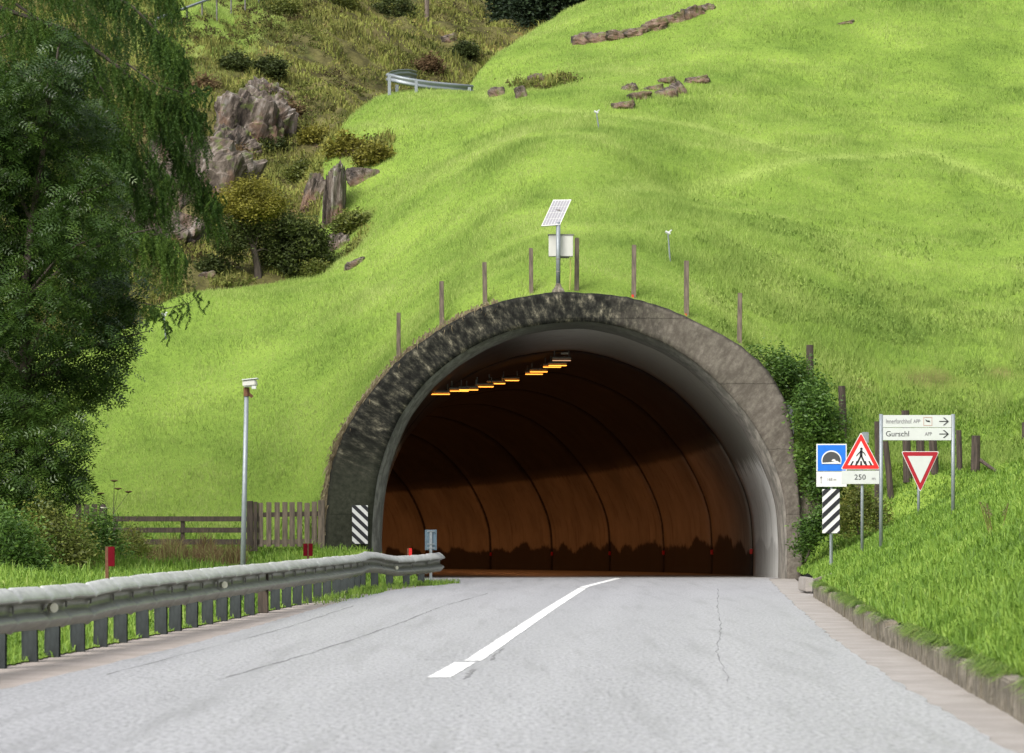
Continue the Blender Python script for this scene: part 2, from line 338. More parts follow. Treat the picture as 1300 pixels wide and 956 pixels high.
def text(name, body, size, mat, parent, loc, sx=1., align='CENTER', ext=.0015):
    cu = bpy.data.curves.new(name, 'FONT'); cu.body = body; cu.size = size; cu.align_x = align; cu.align_y = 'CENTER'; cu.extrude = ext; cu.resolution_u = 3
    t = bpy.data.objects.new(name, cu); COL.objects.link(t); bpy.context.view_layer.update()
    me = bpy.data.meshes.new_from_object(t.evaluated_get(bpy.context.evaluated_depsgraph_get()))
    bpy.data.objects.remove(t); me.materials.clear(); me.materials.append(mat); me.name = name
    me.transform(Matrix.Translation(loc) @ Matrix.Rotation(math.pi/2, 4, 'X') @ Matrix.Diagonal((sx, 1, 1, 1)))
    return link(bpy.data.objects.new(name, me), parent)

# ------------------------------------------------------------------ road lines
def interp(tab):
    a = np.array(tab, float); return lambda y: np.interp(y, a[:, 0], a[:, 1])
RL = interp([(-14, -6.1), (18, -4.68), (26.6, -4.18), (30.6, -3.93), (35.2, -3.68), (40.8, -3.43), (55.9, -2.92), (62, -2.55), (69.5, -1.5), (71, -1.7), (73, -2.5), (76, -3.3)])
RR = interp([(-14, 2.2), (18, 3.0), (26.8, 3.35), (31.5, 3.57), (37.4, 3.87), (46.3, 4.43), (60.9, 5.34), (75.3, 6.3), (77, 6.6)])
KF = interp([(-14, 2.4), (18, 3.36), (26.8, 3.85), (32.5, 4.17), (37.4, 4.37), (46.3, 4.97), (57.4, 5.64), (66, 6.25), (76, 6.95)])
RAILX = interp([(-14, -7.3), (29.3, -4.78), (46, -3.81), (53, -3.42), (58, -3.12), (61, -3.0), (63, -2.95), (65, -2.65), (67.5, -2.1), (70, -1.62)])
def cl(y): return np.interp(y, [14, 27.5, 31, 48.4, 66, 76, 80], [-1.5, -.60, -.38, .56, 1.56, 2.62, 2.8])
def XL2(y): return np.where(np.asarray(y) < 70, RAILX(np.minimum(y, 70))-.10, np.interp(y, [70, 72, 75.5, 77], [-1.72, -2.7, -3.5, -3.5]))
def strip(name, xa, xb, ys, z, mat, n=6, edge=0., attrs=None):
    V = []; 
    for i, y in enumerate(ys):
        for k in range(n+1):
            x = lerp(float(xa(y)), float(xb(y)), k/n)
            if edge and k in (0, n): x += edge*(random.random()-.5)
            V.append((x, y, z))
    Fc = [(i*(n+1)+k, i*(n+1)+k+1, (i+1)*(n+1)+k+1, (i+1)*(n+1)+k) for i in range(len(ys)-1) for k in range(n)]
    return np_obj(name, V, Fc, mat, attrs=attrs)
# tunnel axis
R_T = 190.; Y0 = 83.
def wall_off(y): return -np.maximum(np.asarray(y)-Y0, 0)**2/(2*R_T)
def axis(s):    # s metres from y=77 ; returns offset x, y, heading
    if s < 6: return 0., 77+s, 0.
    t = (s-6)/R_T; return -R_T*(1-math.cos(t)), 83+R_T*math.sin(t), t
ys = list(np.arange(-14, 76.2, .35))+[76.3]
V = []; Fc = []; it = []; n = 10
rows = [(float(RL(y)), float(RR(y)), y, 0.) for y in ys]
for (xa, xb, y, z) in rows:
    for k in range(n+1):
        ex = (random.random()-.5)*.06 if k in (0, n) else 0
        V.append((lerp(xa, xb, k/n)+ex, y, z)); it.append(0)
for s in [0]+list(np.arange(1, 150, 2.)):
    ox, yy, h = axis(s)
    for k in range(n+1):
        lx = lerp(-3.6, 7.1, k/n); c = 1.75
        V.append((ox+c+(lx-c)*math.cos(h), yy+(lx-c)*math.sin(h), -.012*(s+.7) if s else -.004)); it.append(min(1, s/6.))
nr = len(V)//(n+1)
Fc = [(i*(n+1)+k, i*(n+1)+k+1, (i+1)*(n+1)+k+1, (i+1)*(n+1)+k) for i in range(nr-1) for k in range(n)]
road = np_obj('road', V, Fc, M['road'], attrs={'intunnel': it, 'lat': [v_[0]-float(cl(v_[1])) for v_ in V]}); tag(road, kind='structure')
sh = strip('gravel_shoulder', lambda y: XL2(y)-.5, lambda y: RL(y)+.08, [y for y in ys if y < 76.3], -.006, M['gravel'], 6); tag(sh, kind='structure')
gt = strip('gutter', lambda y: RR(y)-.08, lambda y: KF(y)+.05, ys, -.006, M['gutter'], 4); tag(gt, kind='structure')
# centre line : long worn stripe, short dash nearer
def stripe(name, y0, y1, w, off=0.):
    yy = np.arange(y0, y1+.01, .25); V = []
    for i, y in enumerate(yy):
        a = (random.random()-.5)*.012; e = w/2
        V += [(cl(y)-e+a+off, y, .004), (cl(y)+e+a+off, y, .004)]
    return V, [(2*i, 2*i+1, 2*i+3, 2*i+2) for i in range(len(yy)-1)]
VV = []; FF = []
for (a, b, w, of) in ((30.75, 64.5, .175, 0), (65., 76.2, .175, 0), (27.45, 30.55, .21, -.05)):
    v_, f_ = stripe('x', a, b, w, of); o = len(VV); VV += v_; FF += [tuple(i+o for i in f) for f in f_]
tag(np_obj('road_marking', VV, FF, M['marking']), kind='structure')
# sealed cracks in the asphalt
def crack(pts, w):
    V = []; Fc = []; ps = []
    for a, b in zip(pts[:-1], pts[1:]):
        for k in range(14): t = k/14; ps.append((lerp(a[0], b[0], t)+(random.random()-.5)*.035, lerp(a[1], b[1], t)))
    for x, y in ps:
        ww = w*(.15+random.random()**1.5); V += [(x-ww/2, y, .003), (x+ww/2, y, .003)]
    return V, [(2*i, 2*i+1, 2*i+3, 2*i+2) for i in range(len(ps)-1)]
VV = []; FF = []
for pts, w in (([(-2.6, 27), (-2.1, 33), (-1.5, 43), (-1.2, 50), (-.4, 61)], .035), ([(-.42, 27.2), (-.36, 29.2)], .06), ([(-.22, 30.9), (-.1, 34)], .045), ([(4.3, 64), (3.35, 50), (2.72, 40), (2.2, 33), (1.85, 26)], .018),
               ([(-3.7, 28), (-3.0, 40), (-2.6, 52)], .02)):
    v_, f_ = crack(pts, w); o = len(VV); VV += v_; FF += [tuple(i+o for i in f) for f in f_]
M['crack'] = simple('crack_tar', (.2, .2, .2), .8, bmp=0)
tag(np_obj('road_crack', VV, FF, M['crack']), kind='structure')

# ------------------------------------------------------------------ tunnel portal
YP = 75.8
OUT = [(411, 745), (412, 700), (414, 650), (419, 600), (427, 570), (439, 543), (468, 499), (503, 460), (530, 437), (560, 416), (587, 401), (615, 389), (655, 377), (700, 371), (735, 371), (780, 374), (825, 384), (872, 402), (910, 420), (940, 437), (965, 459), (985, 483), (998, 510), (1006, 540), (1011, 575), (1014, 620), (1018, 680), (1020, 745)]
INN = [(475, 745), (471, 690), (474, 640), (480, 600), (491, 565), (508, 527), (540, 484), (575, 455), (612, 433), (655, 417), (700, 410), (746, 407), (795, 416), (846, 436), (885, 461), (919, 492), (954, 533), (978, 575), (992, 613), (998, 644), (1000, 700), (999, 745)]
LIN = [(485, 745), (481, 690), (484, 640), (490, 600), (501, 565), (518, 527), (549, 487), (583, 459), (619, 438), (659, 422), (702, 414), (746, 412), (792, 422), (840, 441), (878, 465), (911, 496), (945, 537), (968, 578), (984, 615), (992, 646), (995, 700), (994, 745)]
def toXZ(pts, Y=YP): return [((u-650)*Y/F, EYE+(663-v)*Y/F) for u, v in pts]
def resample(p, n):
    p = np.array(p); d = np.r_[0, np.cumsum(np.hypot(*np.diff(p, axis=0).T))]; t = np.linspace(0, d[-1], n)
    q = np.c_[np.interp(t, d, p[:, 0]), np.interp(t, d, p[:, 1])]
    for _ in range(3): q[1:-1] = .25*q[:-2]+.5*q[1:-1]+.25*q[2:]
    return q
NP_ = 120
oxz = resample(toXZ(OUT), NP_); ixz = resample(toXZ(INN), NP_); lxz = resample(toXZ(LIN), NP_)
tunnel = empty('road_tunnel', (1.75, 76, 0), 0, 'wide horseshoe concrete tunnel mouth cut into the green hillside', 'tunnel')
def loc(v, o=tunnel): return (v[0]-o.location.x, v[1]-o.location.y, v[2]-o.location.z)
V = []; al = []; ac = []
NA = 7
secs = []   # front face subdivided across; slight relief
def add_ring(fn, across):
    for i in range(NP_):
        x, y, z = fn(i); V.append(loc((x, y, z))); al.append(i/NP_); ac.append(across)
def front(t):
    def fn(i):
        x = lerp(oxz[i, 0], ixz[i, 0], t); z = lerp(oxz[i, 1], ixz[i, 1], t)
        return x, YP+.03*float(vn(x*1.7, z*1.7, 4))+.02*float(vn(x*6, z*6, 6)), z
    return fn
def jit(i): return .025*float(vn(i*.45, 3., 8))+.015*float(vn(i*1.7, 3., 9))
def outer(y, k=0.): return lambda i: (oxz[i, 0]+(oxz[i, 0]-1.7)*jit(i)*.1, y, oxz[i, 1]+jit(i))
add_ring(outer(79.5), 0); add_ring(outer(YP+.06), 0)
for k in range(NA): add_ring(front((k+.12)/(NA-.76)), (k+.12)/(NA-.76))
def cham(t, y): return lambda i: (lerp(ixz[i, 0], lxz[i, 0], t), y, lerp(ixz[i, 1], lxz[i, 1], t))
add_ring(cham(0., YP+.12), 1)
nrg = len(V)//NP_
Fc = [(a*NP_+i, a*NP_+i+1, (a+1)*NP_+i+1, (a+1)*NP_+i) for a in range(nrg-1) for i in range(NP_-1)]
np_obj('portal_ring', V, Fc, M['portal'], tunnel, attrs={'along': al, 'across': ac})
V2 = [];
for t_, y_ in ((0., YP+.12), (.35, YP+.16), (1., YP+.6), (1., 77.3)):
    for i in range(NP_): V2.append(loc(cham(t_, y_)(i)))
np_obj('mouth_edge', V2, [(a*NP_+i, a*NP_+i+1, (a+1)*NP_+i+1, (a+1)*NP_+i) for a in range(3) for i in range(NP_-1)], M['edge'], tunnel, attrs={'along': [i/NP_ for _ in range(4) for i in range(NP_)]})
# curved lining
NS = []; s = 0.
while s < 148: NS.append(s); s += 1.
for j in range(1, 15): NS += [j*10-.14, j*10-.1, j*10+.1, j*10+.14]
NS = sorted(set(NS))
V = []; S = []; Hh = []; BA_ = []
for s in NS:
    ox, yy, h = axis(s); c = 1.75; dz = -.012*(s+.7)
    rec = .05 if any(abs(s-j*10) < .12 for j in range(1, 15)) else 0
    for i in range(NP_):
        lx, lz = lxz[i]; k = lerp(1.09, 1.035, float(sst(-1.5, 4, lx)))+rec/5.
        lx = c+(lx-c)*k; lz = lz*(1+.02+rec/6.) 
        V.append(loc((ox+c+(lx-c)*math.cos(h), yy+(lx-c)*math.sin(h), lz+dz))); S.append(s); Hh.append(lz); BA_.append(float(sst(-.5, 3.2, lx)) if s < 10.05 else 0.)
Fc = [(a*NP_+i+1, a*NP_+i, (a+1)*NP_+i, (a+1)*NP_+i+1) for a in range(len(NS)-1) for i in range(NP_-1)]
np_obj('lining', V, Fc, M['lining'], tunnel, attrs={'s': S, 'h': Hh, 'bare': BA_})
b = MB(); pts = [loc(P(*p)) for p in ((1006, 622, 76.2), (1046, 622, 76.2), (1046, 664, 76.2), (1006, 664, 76.2))]
c_ = P(1030, 650, 76.4); b.box(loc(c_), (.75, .7, 1.1)); wb = b.build('side_wall', M['kerb'], tunnel, .02)
# lamps
LAMPS = [(713, 458.7), (708, 465), (701, 467), (684, 473), (678, 476), (648, 484), (630, 488), (615, 492), (595, 496), (583, 497.5), (559, 501.5)]
def make_lamp():
    r = empty('tunnel_lamp'); r['category'] = 'lamp'; r['group'] = 'sodium lamps under the tunnel vault'
    b = MB(); b.box((0, 0, .09), (.54, .3, .05)); b.box((-.2, 0, .2), (.03, .03, .2)); b.box((.2, 0, .2), (.03, .03, .2)); b.build('housing', M['boxdark'], r, .01)
    b = MB(); b.box((0, 0, .02), (.5, .12, .02), taper=1.05); b.build('lens', M['sodium'], r); return r
ORD = ['first', 'second', 'third', 'fourth', 'fifth', 'sixth', 'seventh', 'eighth', 'ninth', 'tenth', 'eleventh', 'twelfth', 'thirteenth', 'fourteenth', 'fifteenth', 'sixteenth']
lamp0 = make_lamp(); hl = 4.62; LAMPW = 108.
for i, (u, v) in enumerate(LAMPS):
    Y = min(np.arange(84, 135, .1), key=lambda y: abs(math.hypot((u-650)*y/F-1.75-float(wall_off(y)), (663-v)*y/F+.012*(y-76))-4.66)); o = lamp0 if i == 0 else copy_tree(lamp0)
    o.location = P(u, v, Y); o['label'] = ('dim unlit lamp housing, nearest the tunnel mouth under the vault' if i == 0 else 'glowing orange tunnel lamp, %s behind the dim one at the mouth' % ORD[i-1])
    if i == 0:
        pass
for i, s in enumerate(np.arange(62, 130, 5.)):   # the row runs on round the bend
    ox, yy, h = axis(s); o = copy_tree(lamp0); a = 1.6+(.35 if i % 2 else -.35)
    o.location = (ox+1.75+(a-1.75)*math.cos(h), yy+(a-1.75)*math.sin(h), 6.0-.012*s); o.rotation_euler = (0, 0, h)
    o['label'] = 'orange tunnel lamp further round the bend, out of sight from the road'
for k, s in enumerate(np.arange(18, 128, 7.)):   # the light those lamps give
    if k > 14: break
    ox, yy, h = axis(s); pl = bpy.data.lights.new('sodium_light', 'SPOT'); pl.spot_size = math.radians(150); pl.spot_blend = .6; pl.energy = LAMPW; pl.color = (1, .37, .12); pl.shadow_soft_size = 0
    po = bpy.data.objects.new('sodium_light', pl); po.location = (ox+1.75-.2*math.cos(h), yy-.2*math.sin(h), 5.85-.012*s); link(po)
l0 = [c for c in COL.objects if c.parent == lamp0 and c.name.startswith('lens')][0]
l0.data = l0.data.copy(); l0.data.materials[0] = emis('dim_lamp', (1, .55, .3), .35, (.4, .38, .34))
cb = empty('ceiling_camera', P(717, 446, 88), 0, 'small pale box hanging from the vault above the nearest lamp', 'camera')
b = MB(); b.box((0, 0, 0), (.22, .3, .17)); b.build('camera_body', M['boxgrey'], cb, .01)
b = MB(); b.tube([(0, 0, .08), (0, 0, .75)], .025); b.build('bracket', M['boxdark'], cb)
# red reflectors along the right wall
rf0 = None
for i, s in enumerate((1.2, 10, 19.7, 29.8, 39.8, 49.8, 59.8, 69.8)):
    ox, yy, h = axis(s); k = 1.035; lx = 1.75+(np.interp(.75, lxz[::-1, 1][:30], lxz[::-1, 0][:30])-1.75)*k-.05
    if rf0 is None:
        rf0 = MB().box((0, 0, 0), (.08, .08, .15)).build('wall_reflector', M['reflector_bright'], None, .012); o = rf0
    else: o = rf0.copy(); COL.objects.link(o)
    o.location = (ox+1.75+(lx-1.75)*math.cos(h), yy+(lx-1.75)*math.sin(h), .68-.012*s); o.rotation_euler = (0, 0, h)
    tag(o, 'small red reflector low on the inner tunnel wall, %s from the right-hand mouth edge' % ORD[i], 'reflector', 'red reflectors along the tunnel wall')

# ------------------------------------------------------------------ hillside
def tps(anch, lam=.02):
    A = np.array(anch, float); X = A[:, :2]/40.; n = len(X)
    def K(d2): return .5*d2*np.log(d2+1e-9)
    d2 = ((X[:, None]-X[None])**2).sum(-1); L = np.zeros((n+3, n+3)); L[:n, :n] = K(d2)+lam*.01*np.eye(n)
    L[:n, n] = 1; L[:n, n+1:] = X; L[n, :n] = 1; L[n+1:, :n] = X.T
    w = np.linalg.solve(L, np.r_[A[:, 2], 0, 0, 0])
    def f(x, y):
        x = np.asarray(x, float)/40.; y = np.asarray(y, float)/40.; out = w[n]+w[n+1]*x+w[n+2]*y
        for i in range(n): out = out+w[i]*K((x-X[i, 0])**2+(y-X[i, 1])**2)
        return out
    return f
def A3(u, v, Y): p = P(u, v, Y); return (p.x, p.y, p.z)
MA = [A3(*a) for a in [
 (-150, 692, 75), (0, 692, 75), (150, 692, 75), (300, 691, 75), (398, 690, 75), (-100, 600, 79.5), (100, 600, 79.5), (250, 600, 79.3), (380, 598, 78.5), (408, 620, 77.3), (418, 596, 77.6),
 (-100, 500, 84), (150, 500, 84), (300, 500, 83.5), (425, 510, 80.5), (150, 420, 88), (300, 420, 87.5), (420, 420, 85), (250, 374, 90), (345, 362, 91.5), (418, 337, 93.5), (-80, 430, 87.5),
 (430, 262, 98), (430, 198, 101), (455, 155, 104), (490, 122, 106), (555, 113, 107.5), (600, 116, 108.5), (520, 160, 101.5), (520, 250, 94), (500, 340, 89), (600, 200, 95), (600, 300, 86.5),
 (700, 300, 82.5), (800, 300, 83), (700, 200, 91), (800, 200, 92), (640, 140, 100.5), (760, 142, 99), (870, 152, 99), (960, 175, 97.5), (1090, 196, 96), (1230, 206, 96), (1330, 230, 95),
 (850, 240, 91.5), (1000, 212, 93.8), (1000, 300, 86.5), (900, 350, 81.5), (1000, 400, 81), (1100, 370, 84.5), (1100, 300, 89), (1300, 300, 90), (1300, 400, 84), (1450, 400, 84), (1200, 420, 82.5), (1100, 450, 80.5), (1200, 500, 79.5), (1300, 500, 79.5),
 (1060, 520, 78), (1130, 560, 77.6), (1220, 580, 77), (1300, 575, 76.8), (1450, 560, 77), (640, 75, 112), (700, 30, 117), (760, 0, 121.5), (720, 100, 105), (850, 50, 110.5), (850, -60, 129), (1000, 100, 104.5), (1150, 100, 105), (1300, 100, 106),
 (1000, 0, 112.5), (1150, 0, 113), (1300, 0, 114), (1450, 50, 110), (1000, -140, 142), (1300, -140, 135), (800, -20, 119)]]
for i in range(14, NP_-22, 6):   # turf laps the ring
    MA.append((oxz[i, 0], 77.2, oxz[i, 1]+.06))
MA += [(-12, 60, .7), (-8, 60, .6), (-12, 40, .5), (-20, 50, .8), (-30, 70, 1.4), (-14, 20, .3), (-8, 25, .1), (-10, -10, 0), (8.5, 20, 2.1), (12, 20, 3.6), (9.5, 40, 2.4), (14, 40, 4.2), (10.5, 60, 2.5), (15, 60, 4.3), (11.6, 70, 2.7), (8.6, 60, 1.7), (22, 60, 7), (22, 30, 7), (8, -10, 2.4), (30, 90, 15), (-35, 95, 9)]
HM = tps(MA)
BA = [A3(*a) for a in [(-150, 620, 80), (60, 600, 82), (180, 560, 84), (260, 520, 85.5), (340, 470, 88), (-60, 500, 84),(-60, 425, 86.5), (60, 410, 88), (185, 396, 89), (250, 366, 90.6), (345, 354, 92.5), (415, 332, 95.5), (100, 300, 96), (250, 300, 97), (380, 280, 99), (100, 200, 105), (250, 200, 106), (390, 205, 111),
 (250, 100, 116), (400, 110, 118), (500, 110, 125), (560, 60, 134), (100, 0, 127), (300, 0, 130), (400, 30, 128), (500, 0, 143), (650, 40, 147), (650, -60, 162), (250, -150, 156), (0, -150, 152), (-200, 100, 118), (-200, 300, 98), (430, 235, 108), (470, 260, 104), (450, 160, 112),
 (620, 150, 126), (760, 40, 142), (900, 20, 155), (1300, 0, 175), (600, 320, 108), (900, 330, 112), (1300, 350, 115), (600, 420, 88), (500, 380, 97)]]+[(-45, 150, 42), (0, 230, 62), (60, 230, 66), (-60, 230, 66), (-40, 100, 14), (-20, 75, -2), (0, 70, -6), (20, 70, -6)]
HB = tps(BA, .05)
RID = [P(*p) for p in ((-400, 450, 86), (-60, 424, 86.5), (185, 396, 88.6), (250, 368, 90.4), (345, 358, 92), (412, 338, 93.5), (424, 262, 98), (428, 195, 101.5), (450, 155, 104.5), (490, 120, 106.5), (555, 111, 108), (600, 116, 109), (640, 75, 113), (700, 30, 118), (760, -2, 122.5), (850, -60, 131), (1000, -140, 144), (1500, -300, 200))]
def ridge_dist(x, y):
    best = np.full(np.shape(x), 1e9); sd = np.zeros(np.shape(x))
    for a, b in zip(RID[:-1], RID[1:]):
        dx, dy = b.x-a.x, b.y-a.y; t = np.clip(((x-a.x)*dx+(y-a.y)*dy)/(dx*dx+dy*dy), 0, 1)
        ex = x-(a.x+t*dx); ey = y-(a.y+t*dy); d = np.hypot(ex, ey); s_ = np.sign(dx*(y-a.y)-dy*(x-a.x))
        m = d < best-1e-6; best = np.where(m, d, best); sd = np.where(m, d*s_, sd)
    return sd
TRK = [[P(*p) for p in ((600, 122, 107.5), (640, 138, 101), (700, 143, 100), (760, 144, 99.2), (870, 155, 98.6), (960, 176, 97.5), (1030, 200, 95.4), (1090, 197, 96))],
       [P(*p) for p in ((780, 262, 88.5), (850, 240, 91.4), (940, 222, 93), (1030, 203, 95), (1090, 197, 96), (1170, 190, 97), (1230, 204, 96), (1280, 230, 94.5), (1360, 250, 93.5))]]
def track_dist(x, y):
    best = np.full(np.shape(x), 1e9)
    for L in TRK:
        for a, b in zip(L[:-1], L[1:]):
            dx, dy = b.x-a.x, b.y-a.y; t = np.clip(((x-a.x)*dx+(y-a.y)*dy)/(dx*dx+dy*dy), 0, 1)
            best = np.minimum(best, np.hypot(x-(a.x+t*dx), y-(a.y+t*dy)))
    return best
oz = np.array(sorted(map(tuple, oxz)))
def outline(x): return np.interp(x, oz[:, 0], oz[:, 1], left=-9, right=-9)
def hill(x, y):
    x = np.asarray(x, float); y = np.asarray(y, float)
    zm = HM(x, y); far = sst(76, 86, y)
    zm = zm+far*(.10*fbm(x/5, y/5, 3, 1)+.06*fbm(x/1.3, y/.9, 3, 2)+.12*sst(5, 11, x)*fbm(x/1.4, y/1.2, 3, 7))+(1-far)*.05*fbm(x/1.2, y/1.2, 3, 3)
    # small cattle terraces following the contours
    ter = np.sin(zm*5.+2.2*fbm(x/4, y/4, 2, 5)); zm = zm+.035*far*ter*(.5+.5*vn(x/6, y/6, 8))
    td = track_dist(x, y); zm = zm-.09*np.exp(-(td/.6)**2)
    d = ridge_dist(x, y)+.2*fbm(x/2.5, y/2.5, 3, 6); dd = np.maximum(d, 0); zf = zm-1.15*dd*dd/(dd+.8)
    rough = sst(86, 96, y)
    zb = HB(x, y)+rough*sst(.4, 4, -HM(x, y)*0+np.abs(d)+.0)*(.8*fbm(x/6, y/6, 4, 11)+.5*(1-2*np.abs(fbm(x/2.6, y/3.4, 3, 12)))-.3)+rough*.2*fbm(x/.8, y/.8, 3, 13)
    zb = zb-6*sst(.2, 2.6, -d); z = np.maximum(zf, zb); brown = np.where(zb > zf, 1., np.where(dd > .5, 1., 0.))
    # beside the road
    dl = XL2(y)-x; c = lerp(.11, .50, sst(56, 74, y)); gl = .01+c*np.maximum(dl-.1, 0)+.05*fbm(x, y, 3, 20)*sst(0, 1, dl)
    dr = x-(KF(y)+.14); gr = .20+.50*np.maximum(dr, 0)+.08*fbm(x/1.1, y/1.4, 3, 21)*sst(0, .6, dr)
    fr = np.where(x < 1.5, gl, gr); ring = (x > -4.75) & (x < 7.25); z = np.where(ring & (y >= 76.85), z, np.minimum(z, fr+np.where(ring, 0, np.maximum(np.clip(np.maximum(-4.75-x, x-7.25)/.5, 0, 1), sst(75.8, 77.2, y))*(.55*np.maximum(y-74.3, 0)+.08*np.maximum(y-74.3, 0)**2)+2*np.maximum(y-79, 0))))
    o = outline(x); z = np.where(y >= 76.85, np.maximum(z, np.where((y < 96) & (x > -4.7) & (x < 7.2), o+.05+.12*(y-77), -9)), z)
    return z, brown, td
av = np.r_[-.62, -.5, -.4, -.33, -.27, -.23, -.2, -.18, -.165, -.155, np.linspace(-.148, .148, 640), .155, .165, .18, .2, .23, .27, .33, .4, .5, .62]
yv = np.r_[np.arange(-14, 14, 1.), np.arange(14, 60, .3), np.arange(60, 76.7, .17), 76.8, 76.9, np.arange(77.05, 112, .16), np.arange(112, 150, .3), np.arange(150, 262, 1.6)]
AV, YV = np.meshgrid(av, yv); XV = AV*(YV+30); ZV, BR, TD = hill(XV, YV)
ny, nx = XV.shape
# rock exposure where the brown slope is steep, plus named bare patches
gy = np.gradient(ZV, axis=0)/np.maximum(np.gradient(YV, axis=0), .05); gx = np.gradient(ZV, axis=1)/np.maximum(np.gradient(XV, axis=1), .01)
slope = np.hypot(gx, gy); ROCK = BR*sst(1.15, 1.9, slope+.25*fbm(XV/1.5, YV/1.5, 3, 31))
def patch(u, v, Y, rx, ry):
    p = P(u, v, Y); return np.clip(1.25-np.hypot((XV-p.x)/rx, (YV-p.y)/ry)+.5*fbm(XV/.7, YV/.7, 3, 33), 0, 1)
U = 650+F*XV/np.maximum(YV, 1.); 
mead_rough = np.zeros_like(XV)
for (u, v, Y, rx, ry) in ((465, 212, 100.5, .8, 1.0), (452, 292, 96, .55, 1.1), (450, 325, 94, .6, 1.), (690, 110, 104, 1.1, 1.), (1180, 470, 80, 1., .5), (1270, 460, 80.5, .8, .4), (1090, 480, 79.3, .6, .3)):
    mead_rough = np.maximum(mead_rough, patch(u, v, Y, rx, ry))
BRM = np.clip(np.maximum(BR, mead_rough*.8), 0, 1)*(1-.85*patch(265, 20, 128, 3.5, 9))
TR = np.exp(-(TD/.35)**2)*.32*(YV > 85)
vid = np.arange(ny*nx).reshape(ny, nx); ym = .5*(YV[:-1, :-1]+YV[1:, 1:]); xm = .25*(XV[:-1, :-1]+XV[1:, 1:]+XV[1:, :-1]+XV[:-1, 1:])
hole = (ym < 76.89) & (xm > XL2(ym)-.02) & (xm < np.where(ym < 70, KF(ym)+.2, KF(ym)+.1))
q = np.stack([vid[:-1, :-1], vid[:-1, 1:], vid[1:, 1:], vid[1:, :-1]], -1)[~hole]
hs = np_obj('hillside', np.stack([XV, YV, ZV], -1).reshape(-1, 3), q, M['hill'], smooth=True, attrs={'brown': BRM, 'rock': ROCK, 'track': TR}); tag(hs, kind='structure')

def hz(x, y): return float(hill(np.array([x]), np.array([y]))[0][0])
def drop(u, Y): x = (u-650)*Y/F; return Vector((x, Y, hz(x, Y)))
def land(u, v, y0=60., y1=200.):    # where the sight line first meets the ground
    yy = np.arange(y0, y1, .1); xx = (u-650)*yy/F; zz = hill(xx, yy)[0]; line = EYE+(663-v)*yy/F
    k = np.argmax(zz >= line); return Vector((xx[k], yy[k], zz[k]))

# ------------------------------------------------------------------ grass (stuff)
def sample_surface(n, wfn):
    w = wfn.copy(); w[hole] = 0; cs = np.cumsum(w.ravel()); r = rng.random(n)*cs[-1]; idx = np.searchsorted(cs, r); iy, ix = np.unravel_index(np.minimum(idx, w.size-1), w.shape)
    a, b = rng.random(n), rng.random(n)
    def bl(Z): return (Z[iy, ix]*(1-a)*(1-b)+Z[iy, ix+1]*a*(1-b)+Z[iy+1, ix]*(1-a)*b+Z[iy+1, ix+1]*a*b)
    return bl(XV), bl(YV), bl(ZV), iy, ix, bl
def blades(name, x, y, z, h, w, tint, mat, lean=.5, curve=False):
    n = len(x); th = rng.random(n)*2*np.pi; ph = rng.random(n)*2*np.pi; L = h*lean*rng.random(n)
    dx, dy = np.cos(th)*w/2, np.sin(th)*w/2*.35; tx, ty = np.cos(ph)*L, np.sin(ph)*L
    base = np.stack([x, y, z-.02], -1)
    if not curve:
        V = np.stack([base+np.stack([-dx, -dy, 0*x], -1), base+np.stack([dx, dy, 0*x], -1), base+np.stack([tx, ty, h+.02], -1)], 1).reshape(-1, 3)
        Fc = np.arange(3*n).reshape(n, 3); T = np.repeat(tint, 3)
        return np_obj(name, V, Fc, mat, tint=T)
    mid = base+np.stack([tx*.3, ty*.3, h*.6], -1); tip = base+np.stack([tx*1.2, ty*1.2, h*(.95-.35*L/h)], -1); o = np.stack([dx, dy, 0*x], -1)
    V = np.stack([base-o, base+o, mid+o*.8, mid-o*.8, tip], 1).reshape(-1, 3); k = np.arange(n)[:, None]*5
    Fc = np.concatenate([k+np.array([[0, 1, 2]]), k+np.array([[0, 2, 3]]), k+np.array([[3, 2, 4]])]); return np_obj(name, V, Fc, mat, tint=np.repeat(tint, 5))
cellw = np.diff(XV, axis=1)[:-1]*np.diff(YV, axis=0)[:, :-1]*np.sqrt(1+np.minimum(slope[:-1, :-1], 3)**2)
vis = ((U[:-1, :-1] > -120) & (U[:-1, :-1] < 1420))
bc = BRM[:-1, :-1]; yc = YV[:-1, :-1]; rc = ROCK[:-1, :-1]; side = np.where(vis, 1., .06)
x, y, z, iy, ix, bl = sample_surface(620000, cellw*side*(1-bc)*(yc > 76)*(yc < 135)/(np.maximum(yc, 20)/80)**2)
tr = bl(TR); rg = np.clip(sst(3, 8, x)*sst(88, 80, y)+.5*sst(.1, .5, fbm(x/5, y/2.5, 3, 40)), 0, 1); hgt = (.045+.065*rng.random(len(x)))*(1-.5*tr)*(1+.8*np.clip(fbm(x/1.1, y/1.1, 3, 41), -.6, 1))*(1+1.4*rg); tnt = np.clip(.57-.17*rg-.2*sst(4, 15, x*90/y)*(.6+.4*sst(92, 108, y))+.16*rng.standard_normal(len(x))+.26*fbm(x/4, y/1.6, 4, 42)+.16*sst(.0, .6, tr)+.3*fbm(x*1.2, y*1.2, 2, 43), 0, 1)
tag(blades('meadow_grass', x, y, z, hgt, .022*(y/85), tnt, M['meadow'], .9), kind='stuff')
x, y, z, iy, ix, bl = sample_surface(230000, cellw*side*(xm > 1.5)*(yc > 14)*(yc <= 79)*((yc < 76.9)|(xm > 7.3))*(1+3.5*(yc > 73.5))*(1-.5*bc)/(np.maximum(yc, 20)/50)**1.6)
